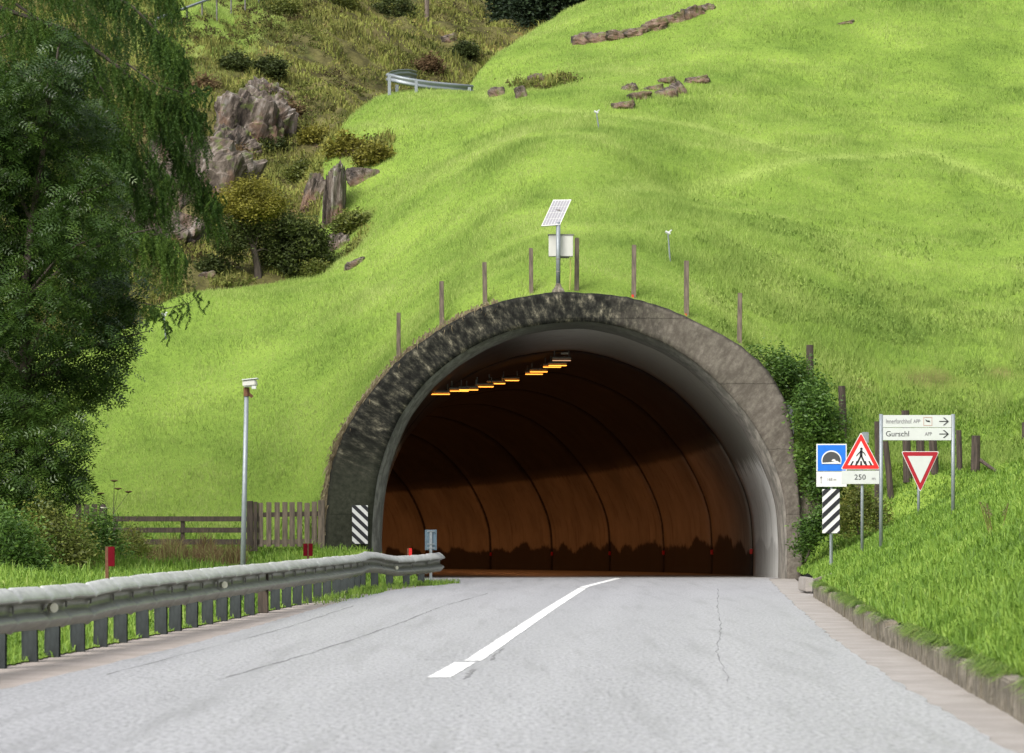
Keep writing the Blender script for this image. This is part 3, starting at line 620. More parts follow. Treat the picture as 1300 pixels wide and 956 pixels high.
cl_ = fbm(x/.8, y/.8, 3, 44); hgt = (.07+.17*rng.random(len(x))**2)*(1+.9*np.clip(cl_, -.5, 1))*np.clip(1.35-y/130, .5, 1)
tnt = np.clip(.42+.17*rng.standard_normal(len(x))+.34*fbm(x/1.6, y/2.4, 3, 45), 0, 1)
tag(blades('bank_grass', x, y, z, hgt, .009+.00022*y, tnt, M['bank'], 1.1, True), kind='stuff')
x, y, z, iy, ix, bl = sample_surface(170000, cellw*side*(xm < 1.5)*(yc > 14)*(yc <= 77)/(np.maximum(yc, 20)/50)**1.6)
dl = XL2(y)-x; hgt = (.08+.2*rng.random(len(x))**2)*(1+.9*np.clip(fbm(x/.9, y/.9, 3, 46), -.5, 1))*np.clip(.35+dl, .3, 1)
tnt = np.clip(.5+.18*rng.standard_normal(len(x))+.25*fbm(x/2, y/2, 3, 47), 0, 1)
tag(blades('verge_grass', x, y, z, hgt, .009+.00022*y, tnt, M['bank'], 1.0, True), kind='stuff')
x, y, z, iy, ix, bl = sample_surface(300000, cellw*side*(bc > .3)*(1-.85*rc)*(yc > 77)*(U[:-1, :-1] < 900)*(yc < 165)/(np.maximum(yc, 20)/90)**2)
cl_ = fbm(x/1.1, y/1.1, 4, 48); hgt = (.09+.2*rng.random(len(x))**1.5)*(1+1.6*np.clip(cl_*1.4, -.7, 1.2)); tnt = np.clip(.5+.17*rng.standard_normal(len(x))+.75*fbm(x/2.2, y/2.2, 4, 49), 0, 1)
tag(blades('hillside_scrub', x, y, z, hgt, .04*(y/100), tnt, M['scrub'], 1.0, True), kind='stuff')
x, y, z, iy, ix, bl = sample_surface(90000, cellw*vis*(xm > 5)*(yc > 76.9)*(yc < 104)/(np.maximum(yc, 20)/80)**2)
k_ = (fbm(x/1.6, y/.9, 3, 61)+.25*sst(90, 78, y)) > .16; k_ &= (rng.random(len(x)) < lerp(1., .12, sst(82, 92, y))); x, y, z = x[k_], y[k_], z[k_]
tag(blades('meadow_herbs', x, y, z, .05+.15*rng.random(len(x)), .04, np.clip(.3+.2*rng.standard_normal(len(x)), 0, 1), M['meadow'], 1.1, True), kind='stuff')
yk = 14+rng.random(15000)**.8*43.5; xk = KF(yk)+.08+.1*rng.random(15000); m_ = fbm(yk*1.1, xk, 3, 62)+.35 > rng.random(15000)*.9; xk, yk = xk[m_], yk[m_]
th = np.pi+rng.normal(0, .8, len(xk)); L_ = .06+.12*rng.random(len(xk)); wv = .012+.0001*yk; b0 = np.stack([xk, yk, .19+0*xk], -1); oo = np.stack([0*xk, wv, 0*xk], -1); md_ = b0+np.stack([np.cos(th)*L_*.5, np.sin(th)*L_, .06+.06*rng.random(len(xk))], -1); tp_ = b0+np.stack([np.cos(th)*L_*1.5, np.sin(th)*L_*1.6, -.03+.08*rng.random(len(xk))], -1)
V = np.stack([b0-oo, b0+oo, md_+oo*.7, md_-oo*.7, tp_], 1).reshape(-1, 3); k5 = np.arange(len(xk))[:, None]*5
tag(np_obj('kerb_grass', V, np.concatenate([k5+np.array([[0, 1, 2]]), k5+np.array([[0, 2, 3]]), k5+np.array([[3, 2, 4]])]), M['bank'], tint=np.repeat(rng.random(len(xk)), 5)), kind='stuff')
x, y, z, iy, ix, bl = sample_surface(16000, cellw*side*(bc > .3)*(yc > 88)*(U[:-1, :-1] < 760)*(yc < 165)/(np.maximum(yc, 20)/90)**2)
k_ = fbm(x/2.4, y/3.6, 4, 71) > -.02; x, y, z = x[k_], y[k_], z[k_]; rr_ = .12+.3*rng.random(len(x))**2; m = 26
C_ = np.repeat(np.stack([x, y, z], -1), m, 0)+np.abs(rng.normal(size=(len(x)*m, 3)))*np.array([0, 0, .4])*np.repeat(rr_, m)[:, None]+rng.normal(size=(len(x)*m, 3))*np.array([.6, .5, .1])*np.repeat(rr_, m)[:, None]
a_ = rng.normal(size=C_.shape); a_ /= np.linalg.norm(a_, axis=1, keepdims=True); b_ = np.cross(a_, rng.normal(size=C_.shape)); b_ /= np.linalg.norm(b_, axis=1, keepdims=True); s1 = (.035+.04*rng.random(len(C_)))[:, None]
V = np.stack([C_-a_*s1, C_+b_*s1*.5, C_+a_*s1, C_-b_*s1*.5], 1).reshape(-1, 3); tn = np.clip(.45+.55*fbm(x/3, y/4, 3, 72)+.13*rng.standard_normal(len(x)), 0, 1)
tag(np_obj('hillside_heather', V, np.arange(len(V)).reshape(-1, 4), M['heather'], tint=np.repeat(np.repeat(tn, m), 4)), kind='stuff')
yk = 47+rng.random(16000)*23.3; xk = RAILX(yk)-.15+.6*rng.random(16000)**1.4; gk_ = rng.random(16000) < sst(50, 62, yk)*(.15+fbm(yk*1.2, xk, 3, 73)); xk, yk = xk[gk_], yk[gk_]
tag(blades('rail_foot_grass', xk, yk, 0*xk, .05+.15*rng.random(len(xk)), .016, np.clip(.5+.2*rng.standard_normal(len(xk)), 0, 1), M['bank'], .8, True), kind='stuff')
# dead straw hanging on the left shoulder of the portal
n = 3600; i = rng.integers(3, 50, n); px = oxz[i, 0]+rng.normal(0, .05, n)-.04; pz = oxz[i, 1]+rng.normal(0, .06, n); py = YP+.02+rng.random(n)*.8
th = -1.9+rng.normal(0, .5, n); L = .08+.2*rng.random(n); w = .018
V = np.stack([np.stack([px-w, py, pz], -1), np.stack([px+w, py, pz], -1), np.stack([px+np.cos(th)*L*.6, py-.1*rng.random(n), pz+np.sin(th)*L], -1)], 1).reshape(-1, 3)
tag(np_obj('dead_grass', V, np.arange(3*n).reshape(n, 3), M['straw'], tint=np.repeat(rng.random(n), 3)), kind='stuff')
# dry weeds before the rail fence
n = 9000; u_ = 150+rng.random(n)**1.1*160; Y_ = 71.5+rng.random(n)*2.4; x = (u_-650)*Y_/F; z = hill(x, Y_)[0]; hgt = (.35+.65*rng.random(n))*np.clip(.6+fbm(x*1.5, Y_*.5, 2, 50), .3, 1.2)
tag(blades('dry_weeds', x, Y_, z, hgt, .018, rng.random(n), M['weed'], .5, True), kind='stuff')

# ------------------------------------------------------------------ foliage helpers
def leaf_quads(C, A, B):    # centre, half-long axis, half-wide axis -> diamond quads
    V = np.stack([C-A, C+B*.9-A*.1, C+A, C-B*.9-A*.1], 1).reshape(-1, 3); return V, np.arange(len(V)).reshape(-1, 4)
def rdir(n):
    d = rng.normal(size=(n, 3)); return d/np.linalg.norm(d, axis=1, keepdims=True)
def cloud(n, blobs, shell=.55):   # points in overlapping ellipsoid clumps, denser to the outside
    B = np.array(blobs, float); w = B[:, 3]*B[:, 4]*B[:, 5]; w = w**.8; k = rng.choice(len(B), n, p=w/w.sum()); d = rdir(n); r = (shell+(1-shell)*rng.random(n))**.6
    return B[k, :3]+d*B[k, 3:6]*(r*(1+.42*vn3(d*2.3+k[:, None]*3.1)+.2*vn3(d*5.3+k[:, None]*7.1)))[:, None], d
def subclumps(pts, m, per, rad):
    c = pts[rng.integers(0, len(pts), m)]; k = rng.integers(0, m, m*per); return c[k]+rng.normal(size=(m*per, 3))*rad, k
def leaves(name, pts, size, mat, parent, flat=.5, asp=.5, tint=None, seed=3):
    n = len(pts); a = rdir(n); a[:, 2] *= flat; a /= np.linalg.norm(a, axis=1, keepdims=True); b = np.cross(a, rdir(n)); b /= np.linalg.norm(b, axis=1, keepdims=True)
    s = size*(.6+.8*rng.random(n))[:, None]; V, Fc = leaf_quads(pts, a*s, b*s*asp)
    t = np.clip(.5+.2*rng.standard_normal(n)+.3*vn3(pts*1.3, seed), 0, 1) if tint is None else tint
    return np_obj(name, V, Fc, mat, parent, tint=np.repeat(t, 4))
def limbs(b, base, top, r0, targets, n=8):
    base, top = Vector(base), Vector(top); k = 7; pts = []; rs = []
    for i in range(k+1):
        t = i/k; p = base.lerp(top, t)+Vector((random.uniform(-1, 1), random.uniform(-1, 1), 0))*r0*.6*(0 < i < k); pts.append(p); rs.append(r0*(1-.8*t))
    b.tube(pts, rs, n)
    for tg in targets:
        tg = Vector(tg); t = random.uniform(.35, .85); j = min(k-1, max(1, int(t*k))); p = pts[j]
        if p.z > tg.z: p = pts[max(1, j-2)]
        m = p.lerp(tg, .5)+Vector((0, 0, .08*(tg-p).length)); r = rs[j]*.5; b.tube([p, m, tg], [r, r*.6, r*.2], 6)
def bush(name, loc, blobs, n, size, mat, label, cat, stem=None, group=None, flat=.5, asp=.5, per=24, crad=.12, trunk_r=.03, part='foliage'):
    r = empty(name, loc, 0, label, cat, group); pts, d = cloud(max(n//per*2, 50), blobs); sp, k = subclumps(pts, n//per, per, crad)
    leaves(part, sp, size, mat, r, flat, asp)
    b = MB(); tops = [B[:3] for B in blobs]; hi = max(tops, key=lambda t: t[2]); limbs(b, (0, 0, -.2), stem or hi, trunk_r, tops, 6); b.build('trunk' if cat == 'tree' else 'stem', M['bark'], r); return r

# ------------------------------------------------------------------ ash tree on the left
YA = 58.; base = drop(30, YA); ash = empty('ash_tree', base, 0, 'tall dark leafy tree with feathered leaves at the left edge of the photo', 'tree')
def rel(u, v, Y, o): return P(u, v, Y)-o
lobes = [(75, 60, 26, 30), (60, 110, 60, 40), (95, 165, 60, 40), (30, 170, 70, 50), (120, 240, 46, 40), (50, 250, 80, 50), (0, 210, 60, 60), (100, 310, 60, 45), (20, 330, 80, 60), (150, 300, 26, 22), (135, 385, 52, 45), (60, 400, 80, 55), (150, 430, 36, 36), (-30, 420, 80, 80), (110, 480, 50, 45), (40, 500, 85, 60), (-20, 560, 80, 70), (75, 560, 50, 45), (45, 620, 62, 42), (20, 660, 60, 35), (-80, 300, 70, 120), (-90, 550, 70, 90), (90, 610, 28, 28), (-10, 120, 40, 50)]
blobs = []
for (u, v, ru, rv) in lobes:
    Y = YA+random.uniform(-1.1, 1.3); p = rel(u, v, Y, base); blobs.append((p.x, p.y, p.z, ru*YA/F, ru*YA/F*1.1, rv*YA/F))
b = MB(); tr_pts = [(30, 720), (26, 600), (33, 480), (30, 380), (40, 280), (60, 160), (74, 60)]; tp = [rel(u, v, YA, base) for u, v in tr_pts]; b.tube([tp[0]-Vector((0, 0, .3))]+tp, [.17, .16, .13, .11, .09, .065, .04, .015], 10)
for B in blobs:
    c = Vector(B[:3]); j = min(range(1, 6), key=lambda k: abs(tp[k].z-(c.z-.7))); b.tube([tp[j], tp[j].lerp(c, .55)+Vector((0, 0, .12)), c, c+Vector((c.x-tp[j].x, 0, 0))*.35+Vector((0, 0, .15))], [.045, .03, .018, .006], 6)
b.build('trunk', M['bark'], ash)
nl = 20000; C, d = cloud(nl, blobs, .3)
out = C-np.array([0, 0, base.z*0]); az = np.arctan2(d[:, 1], d[:, 0])+rng.normal(0, .9, nl)
ax = np.stack([np.cos(az), np.sin(az), -.35-.5*rng.random(nl)+.9*(rng.random(nl) < .2)], -1); ax /= np.linalg.norm(ax, axis=1, keepdims=True)
sd = np.cross(ax, [0, 0, 1.]); sd /= np.linalg.norm(sd, axis=1, keepdims=True); upn = np.cross(sd, ax); ro = rng.normal(0, .8, nl)[:, None]; sd, upn = sd*np.cos(ro)+upn*np.sin(ro), upn*np.cos(ro)-sd*np.sin(ro)
LV = []; LT = []; tt = np.clip(.42+.2*rng.standard_normal(nl)+.35*vn3(C*.9, 3), 0, 1)
for j in range(9):
    if j == 8: off = ax*.15; a = ax*.045
    else:
        s_ = -1 if j % 2 else 1; off = ax*(-.13+.075*(j//2)); a = (sd*s_*.9+ax*.45); a = a*.048; off = off+a
    bb = np.cross(upn+.25*rdir(nl), a); bb = bb/np.linalg.norm(bb, axis=1, keepdims=True)*.017
    v_, _ = leaf_quads(C+off, a, bb); LV.append(v_); LT.append(np.repeat(tt, 4))
V = np.concatenate(LV); np_obj('foliage', V, np.arange(len(V)).reshape(-1, 4), M['ash_leaf'], ash, tint=np.concatenate(LT))

# ------------------------------------------------------------------ larches behind it
def larch(base, limbsUV, Yc, label, nst, trunk=None, hang=(.4, 2.1)):
    r = empty('larch_tree', base, 0, label, 'tree', 'larches behind the ash tree'); b = MB(); segs = []
    if trunk: tp = [rel(u, v, Y, base) for u, v, Y in trunk]; b.tube([tp[0]-Vector((0, 0, .5))]+tp, [.3*(1-.7*i/len(tp)) for i in range(len(tp)+1)], 10)
    for L in limbsUV:
        dy = random.uniform(-1.2, 1.2); pts = [rel(u, v, Yc+dy, base) for u, v in L[0]]; k = len(pts)
        b.tube(pts, [L[1]*(1-.85*i/(k-1)) for i in range(k)], 6); segs.append((pts, L[2], L[3] if len(L) > 3 else 1.))
    b.build('trunk', M['bark'], r)
    tot = sum(s[1] for s in segs); VV = []; TT = []; tw = MB()
    for pts, w, hl_ in segs:
        P_ = np.array([tuple(p) for p in pts]); m = int(nst*w/tot); t = rng.random(m)**.85*(len(P_)-1); i0 = np.minimum(t.astype(int), len(P_)-2); f = (t-i0)[:, None]
        st = P_[i0]*(1-f)+P_[i0+1]*f+np.stack([rng.normal(0, .10, m), rng.normal(0, .3, m), rng.normal(0, .06, m)], -1)
        ln = (hang[0]+(hang[1]-hang[0])*rng.random(m)**1.3)*hl_*(1-.45*t/(len(P_)-1)); dr = np.stack([rng.normal(.05, .14, m), rng.normal(0, .12, m), -np.ones(m)], -1)
        tb = np.clip(.42+.2*rng.standard_normal(m)+.35*vn3(st*.7+7, 5), 0, 1)
        for q_ in range(30):
            fr = (q_+rng.random(m))/30; c = st+dr*(ln*fr)[:, None]+np.stack([.05*np.sin(fr*5+t*9), 0*fr, 0*fr], -1)
            for s_ in (-1, 1):
                a = np.stack([s_*(.5+rng.random(m)*.5), rng.normal(0, .7, m), -.55-rng.random(m)*.7], -1); a /= np.linalg.norm(a, axis=1, keepdims=True)
                bb = np.cross(a, rdir(m)); bb /= np.linalg.norm(bb, axis=1, keepdims=True); v_, _ = leaf_quads(c+a*.02, a*.034, bb*.009); VV.append(v_); TT.append(np.repeat(tb, 4))
    V = np.concatenate(VV); np_obj('foliage', V, np.arange(len(V)).reshape(-1, 4), M['larch_leaf'], r, tint=np.concatenate(TT)); return r
YL = 66.
lb = drop(-140, YL)
ll = [([(-140, -40), (-20, -70), (90, -40), (170, 10), (215, 55), (228, 75)], .06, 3.), ([(-140, 0), (0, 10), (90, 40), (150, 85), (190, 120), (228, 130), (258, 150)], .06, 3.2), ([(190, 122), (215, 160), (235, 200), (262, 240), (276, 268)], .03, 1.6, .8), ([(160, 80), (200, 108), (240, 120), (262, 112)], .02, .35, .3),
      ([(-140, 100), (0, 90), (80, 110), (140, 165), (175, 215)], .05, 3.), ([(-140, 150), (0, 160), (90, 200), (150, 235), (208, 262)], .05, 2.6), ([(-140, 230), (40, 240), (120, 270), (165, 290), (205, 300), (228, 322)], .04, 2.2), ([(-140, -120), (0, -110), (120, -90), (190, -50), (225, 0)], .06, 2.6),
      ([(-140, 330), (60, 370), (130, 378), (185, 385), (210, 392), (240, 385), (256, 372)], .022, .28, .38), ([(-140, -200), (0, -200), (120, -170), (200, -130)], .05, 2.), ([(-140, 300), (20, 310), (110, 320), (160, 330)], .04, 1.4), ([(20, 5), (100, 60), (150, 150), (195, 205), (215, 238)], .03, 1.8),
      ([(130, 372), (170, 380), (205, 402), (215, 425)], .012, .12, .3)]
larch(lb, ll, YL, 'drooping larch with long hanging sprays reaching right of the leafy tree', 5200, [(-140, 600, YL), (-140, 200, YL), (-140, -100, YL), (-140, -400, YL)])
lb2 = drop(-40, 72.)
ll2 = [([(-40, 0+k*60), (40, -25+k*60), (110, 10+k*60), (150, 55+k*60)], .04, 1.) for k in range(-2, 6)]+[([(-40, 20+k*80), (-120, 0+k*80), (-190, 60+k*80)], .04, .8) for k in range(-2, 6)]
larch(lb2, ll2, 72., 'darker larch standing behind, glimpsed through the other crowns at far left', 3200, [(-40, 600, 72), (-40, 200, 72), (-40, -150, 72), (-40, -420, 72)])

# ------------------------------------------------------------------ shrubs near the fence and behind the rail
def px(s, Y): return s*Y/F
def shrub(u, v, Y, blobsUV, n, size, mat, label, cat='shrub', name='roadside_shrub', group=None, base=None, **kw):
    o = base if base is not None else drop(u, Y); bl_ = []
    for (a, b_, ra, rb) in blobsUV:
        p = P(a, b_, Y+random.uniform(-.2, .2))-o; bl_.append((p.x, p.y, p.z, px(ra, Y), px(ra, Y)*.9, px(rb, Y)))
    return bush(name, o, bl_, n, size, mat, label, cat, group=group, **kw)
g1 = 'shrubs behind the guardrail'
shrub(20, 720, 52, [(-20, 690, 60, 50), (30, 715, 40, 32), (10, 680, 30, 26)], 12000, .035, M['bush_leaf'], 'dark green shrub at the photo edge below the ash crown', group=g1)
shrub(80, 720, 56, [(70, 690, 34, 40), (95, 712, 30, 26), (50, 668, 22, 22)], 9000, .035, M['bush_yellow'], 'yellowish green shrub between the ash tree and the red marker post', group=g1)
shrub(130, 700, 66, [(128, 690, 22, 36), (118, 672, 16, 24), (146, 700, 14, 24)], 6000, .035, M['bush_leaf'], 'small rounded shrub growing up the short picket fence', group=g1)
shrub(165, 705, 69, [(165, 690, 14, 22), (180, 700, 12, 14)], 2600, .03, M['bush_yellow'], 'low weedy shrub at the left end of the rail fence', group=g1)
# tall umbellifer
o = drop(145, 72.5); um = empty('hogweed', o, 0, 'tall dry umbrella-flowered weed standing before the rail fence', 'plant')
b = MB(); heads = [(145, 612), (163, 626), (128, 628), (150, 622)]
b.tube([(0, 0, -.1), rel(144, 660, 72.5, o), rel(145, 612, 72.5, o)], [.014, .01, .006], 5)
for u, v in heads[1:]: b.tube([rel(144, 652, 72.5, o), rel(u, v, 72.5, o)], [.006, .004], 5)
b.build('stem', M['bark'], um)
for u, v in heads:
    q_ = rel(u, v, 72.5, o); b = MB(); b.tube([q_, q_+Vector((0, 0, .03)), q_+Vector((0, 0, .05))], [.008, .10, .06], 11); b.build('flower_head', M['weed'], um)
# greenery beside the portal on the right
g2 = 'shrubs climbing beside the right of the portal'
shrub(1030, 620, 75.6, [(1030, 520, 26, 26), (1045, 560, 30, 34), (1026, 585, 15, 24), (1052, 600, 26, 24), (1046, 622, 20, 14)], 15000, .05, M['bush_leaf'], 'dense dark green climbing shrub between the portal and the tunnel sign', name='climbing_shrub', group=g2, base=P(1040, 660, 75.6), crad=.14)
shrub(1000, 470, 76.6, [(985, 462, 20, 16), (1012, 480, 24, 22), (962, 446, 10, 5), (1030, 500, 20, 20)], 7000, .045, M['bush_leaf'], 'leafy growth spilling over the right shoulder of the portal', name='climbing_shrub', group=g2, base=P(1015, 500, 76.6))
shrub(1020, 690, 74, [(1030, 672, 12, 12), (1020, 694, 10, 8), (1046, 660, 12, 12)], 3600, .045, M['bush_leaf'], 'low bright green shrub at the right foot of the portal', name='climbing_shrub', group=g2, base=P(1022, 702, 74))
shrub(1085, 640, 73, [(1085, 640, 18, 22), (1110, 650, 16, 18), (1072, 662, 16, 14)], 5000, .04, M['bush_yellow'], 'olive undergrowth behind the posts of the warning sign', name='climbing_shrub', group=g2, base=P(1090, 668, 73))

# ------------------------------------------------------------------ trees on the hillside
o = land(329, 354); o.z -= .05; Yt = o.y
tb = [(u, v, a, c) for u, v, a, c in ((318, 240, 22, 13), (295, 255, 24, 12), (338, 258, 20, 14), (285, 268, 18, 8), (322, 265, 26, 11))]
t1 = empty('autumn_tree', o, 0, 'small yellowing tree with a flat crown and dark leaning trunk above the meadow edge', 'tree')
def blobsof(tb, Y, o): return [(*(P(u, v, Y+random.uniform(-.4, .4))-o), px(a, Y), px(a, Y), px(c, Y)) for u, v, a, c in tb]
B1 = blobsof(tb, Yt, o); pts, d = cloud(900, B1); sp, k = subclumps(pts, 520, 26, .11); leaves('upper_foliage', sp, .045, M['autumn_leaf'], t1, .4, .5)
B2 = blobsof(((288, 300, 20, 18), (312, 292, 22, 15), (335, 290, 14, 16), (345, 320, 10, 12), (300, 318, 16, 10)), Yt, o); pts, d = cloud(700, B2); sp, k = subclumps(pts, 300, 26, .11); leaves('lower_foliage', sp, .045, M['dark_leaf'], t1, .4, .5)
b = MB(); TP = [Vector((0, 0, -.2))]+[P(u, v, Yt)-o for u, v in ((327, 340), (323, 320), (318, 302), (308, 285), (300, 268))]; b.tube(TP, [.13, .11, .09, .07, .045, .02], 8)
for B in B1+B2: c = Vector(B[:3]); j = 3 if c.x < TP[3].x+.4 else 2; b.tube([TP[j], TP[j].lerp(c, .5)+Vector((0, 0, .1)), c], [.045, .025, .01], 6)
b.build('trunk', M['bark'], t1)
o = land(375, 350); shrub(375, 350, o.y, [(375, 318, 34, 30), (350, 328, 22, 22), (395, 325, 24, 26), (372, 295, 24, 18), (400, 300, 14, 16)], 22000, .05, M['dark_leaf'], 'dense dark round bush beside the yellowing tree, left of the tall rock', 'shrub', 'round_bush', base=o, crad=.14)
o = land(395, 352); shrub(398, 346, o.y, [(400, 345, 18, 7)], 2500, .045, M['bush_yellow'], 'small olive bush at the foot of the tall grey rock', 'shrub', 'low_bush', base=o)
g3 = 'dark trees beyond the upper meadow'
for (u, v, Y, bb, lab) in ((690, 60, 140, [(690, 0, 40, 46), (670, 30, 24, 26), (715, -20, 40, 40)], 'dark evergreen standing just behind the curved meadow edge'), (650, 50, 143, [(655, -10, 26, 40), (645, 20, 18, 26)], 'darker evergreen, leftmost of those behind the upper meadow'), (760, 20, 146, [(760, -30, 46, 36), (735, 10, 30, 26)], 'evergreen nearest the top edge above the upper meadow')):
    o = drop(u, Y); shrub(u, v, Y, bb, 14000, .09, M['conifer'], lab, 'tree', 'evergreen_tree', group=g3, base=o, crad=.3, trunk_r=.12)
g4 = 'bushes scattered over the rough hillside'
for (u, v, r, mt, lab) in ((360, 20, 16, 'bush_yellow', 'olive bush on the rough slope near the top edge, left of the others'), (500, 20, 22, 'dark_leaf', 'dark bush on the rough slope near the telegraph pole'), (430, 8, 20, 'bush_yellow', 'green bush at the top edge of the rough slope'), (590, 70, 12, 'dark_leaf', 'small bush by a pale boulder on the rough slope'), (385, 225, 14, 'bush_yellow', 'yellow-green bush above the slanting grey slab'), (440, 195, 20, 'autumn_leaf', 'rusty bush crowning the tall grey rock'), (475, 205, 16, 'autumn_leaf', 'brown bush in the hollow right of the tall grey rock'), (400, 180, 14, 'autumn_leaf', 'orange-tinged bush on the rough slope above the slab'), (450, 290, 18, 'bush_yellow', 'mossy bush at the right foot of the tall grey rock'), (545, 90, 14, 'weed', 'brown heather bush behind the hilltop guardrail'), (235, 170, 18, 'weed', 'brown scrub bush left of the big cliff'), (340, 95, 18, 'dark_leaf', 'dark overhanging bush along the top of the big cliff'), (300, 88, 16, 'dark_leaf', 'dark bush on the top left of the big cliff'), (262, 118, 14, 'weed', 'brown bush on the left shoulder of the big cliff'), (366, 150, 16, 'weed', 'brown bush at the right edge of the big cliff'), (345, 192, 15, 'dark_leaf', 'dark bush at the right foot of the big cliff'), (300, 205, 13, 'weed', 'brown scrub at the left foot of the big cliff'), (325, 170, 9, 'dark_leaf', 'small bush growing on the cliff face'), (270, 345, 12, 'dark_leaf', 'low dark bush in the gully at the meadow edge')):
    o = land(u, v, 80); shrub(u, v, o.y, [(u, v-r*.5, r, r*.6), (u+r*.7, v-r*.25, r*.6, r*.45), (u-r*.8, v-r*.2, r*.6, r*.4)], 3600, .06, M[mt], lab, 'bush', 'hillside_bush', group=g4, base=o, crad=.12)

# ------------------------------------------------------------------ rocks
def rock(name, c, size, label, rot=(0, 0, 0), seed=1, group=None, sub=5, amp=.22):
    bm = bmesh.new(); bmesh.ops.create_cube(bm, size=2.); bmesh.ops.subdivide_edges(bm, edges=bm.edges, cuts=2**sub//2-1 if sub > 1 else 1, use_grid_fill=True)
    me = bpy.data.meshes.new(name); bm.to_mesh(me); bm.free(); n = len(me.vertices); co = np.empty(n*3); me.vertices.foreach_get('co', co); co = co.reshape(-1, 3)
    r = np.linalg.norm(co, axis=1, keepdims=True); co = co*(.55+.45/r*1.25)
    d = vn3(co*1.3+seed*7, seed)*amp+vn3(co*np.array([3.6, 3.6, 1.1])+seed*3, seed+1)*amp*.6+vn3(co*np.array([9, 9, 3.]), seed+2)*amp*.22
    sw = co@np.array([.75, .2, .25]); sw = sw*3.2+.8*vn3(co*1.1, seed+4); d = d+.10*(1-(sw-np.floor(sw)))-.04; sw2 = (co@np.array([.2, .3, .9]))*1.7+vn3(co*1.3, seed+6); d = d+.07*(sw2-np.floor(sw2))
    co = co*(1+d[:, None])*np.array(size)/2; me.vertices.foreach_set('co', co.ravel().astype(np.float32)); me.update(); me.materials.append(M['rock'])
    o = bpy.data.objects.new(name, me); o.location = c; o.rotation_euler = rot; link(o); return tag(o, label, 'rock', group)
def at(u, v, back=.2, y0=80): p = land(u, v, y0); p.y += back; return p
p = at(305, 175, 0); rock('cliff_face', p+Vector((0, 1.4, -.15)), (2.9, 1.9, 3.1), 'big streaked cliff of grey and orange rock on the rough slope', (.25, .3, .1), 3, sub=6, amp=.3)
p = at(335, 140, 0); rock('cliff_face', p+Vector((0, 1.1, -.2)), (1.9, 1.4, 2.0), 'right-hand shoulder of the streaked cliff, darker and overgrown', (.3, .35, .2), 5, sub=6, amp=.3)
p = at(285, 190, 0); rock('cliff_face', p+Vector((0, 1.0, -.3)), (1.5, 1.4, 1.8), 'lower left block of the streaked cliff behind the larch sprays', (.2, .5, .2), 8, sub=6, amp=.3)
p = at(235, 270, 0); rock('cliff_face', p+Vector((0, 1.1, .3)), (2.8, 1.8, 3.0), 'brown broken cliff seen through the larch sprays', (.2, .3, .2), 9, sub=6, amp=.35)
p = at(195, 320, 0); rock('cliff_face', p+Vector((0, 1.1, 0)), (2.2, 1.6, 2.0), 'low dark cliff behind the ash tree crown', (.2, .3, .2), 10, sub=6, amp=.35)
p = P(421, 280, 97.); rock('rock_pinnacle', p+Vector((0, .7, -.15)), (.6, 1.3, 3.3), 'tall narrow grey rock face at the left edge of the meadow ridge', (.05, .07, 0), 14, sub=6, amp=.10)
p = P(424, 322, 94.6); rock('rock_pinnacle', p+Vector((.1, .5, 0)), (.7, .9, 1.1), 'grey blocky foot of the tall rock, at the meadow edge', (.05, .1, 0), 15, sub=5, amp=.2)
p = at(398, 262, 0); rock('rock_slab', p+Vector((0, .2, .3)), (.6, .5, 1.15), 'slanting grey slab between the dark bush and the tall rock', (.1, .3, 0), 17, sub=5, amp=.18)
p = at(462, 232, 0); rock('rock_slab', p+Vector((0, .2, .1)), (.9, .4, .6), 'dark overgrown rock wall in the meadow hollow', (.1, 0, 0), 18, sub=5, amp=.25)
gr = 'stones showing in the upper meadow'
st = [(792, 134, 26, 9, 'flat pale stone, lowest of the broken row in the upper meadow'), (812, 122, 26, 10, 'long grey stone just above the flat pale one'), (830, 112, 22, 8, 'thin stone in the middle of the broken row'), (846, 118, 22, 12, 'tilted white stone left of the reddish boulder'), (861, 113, 18, 18, 'squarish reddish boulder, tallest of the broken row'), (848, 104, 20, 8, 'dark stone above the reddish boulder'), (885, 102, 26, 9, 'mossy stone at the right end of the broken row'), (800, 112, 16, 10, 'brown stone at the left top of the broken row'),
      (661, 119, 12, 15, 'upright stone with orange lichen below the dome'), (632, 117, 18, 13, 'dark stone cluster beside the hilltop guardrail'), (681, 100, 20, 12, 'brown stone on the flank of the dome'),
      (740, 50, 26, 13, 'leftmost stone of the old terrace wall near the top'), (762, 48, 26, 12, 'second stone of the old terrace wall'), (785, 44, 30, 11, 'third stone of the old terrace wall'), (808, 41, 28, 10, 'middle stone of the old terrace wall'), (832, 33, 30, 12, 'fifth stone of the old terrace wall'), (856, 24, 30, 13, 'sixth stone of the old terrace wall, dark and jagged'), (880, 17, 28, 14, 'right end stone of the old terrace wall'), (900, 10, 16, 10, 'small stone past the right end of the terrace wall'),
      (570, 50, 16, 10, 'pale boulder high on the brown slope'), (596, 55, 9, 8, 'small pale boulder right of the larger one on the brown slope'), (262, 350, 20, 8, 'dark low stone in the gully at the meadow edge'), (452, 335, 22, 9, 'half-buried stone right of the tall rock foot'), (1075, 30, 20, 5, 'dark stone strip near the top edge at right')]
for i, (u, v, w, h, lab) in enumerate(st):
    p = at(u, v+h*.4, .1); s_ = p.y/F; rock('boulder', p+Vector((0, .1, h*s_*.25)), (w*s_, w*s_*.7, h*s_*1.25), lab, (0, random.uniform(-.35, -.1), random.uniform(-.3, .3)), 30+i, gr, 4, .25)

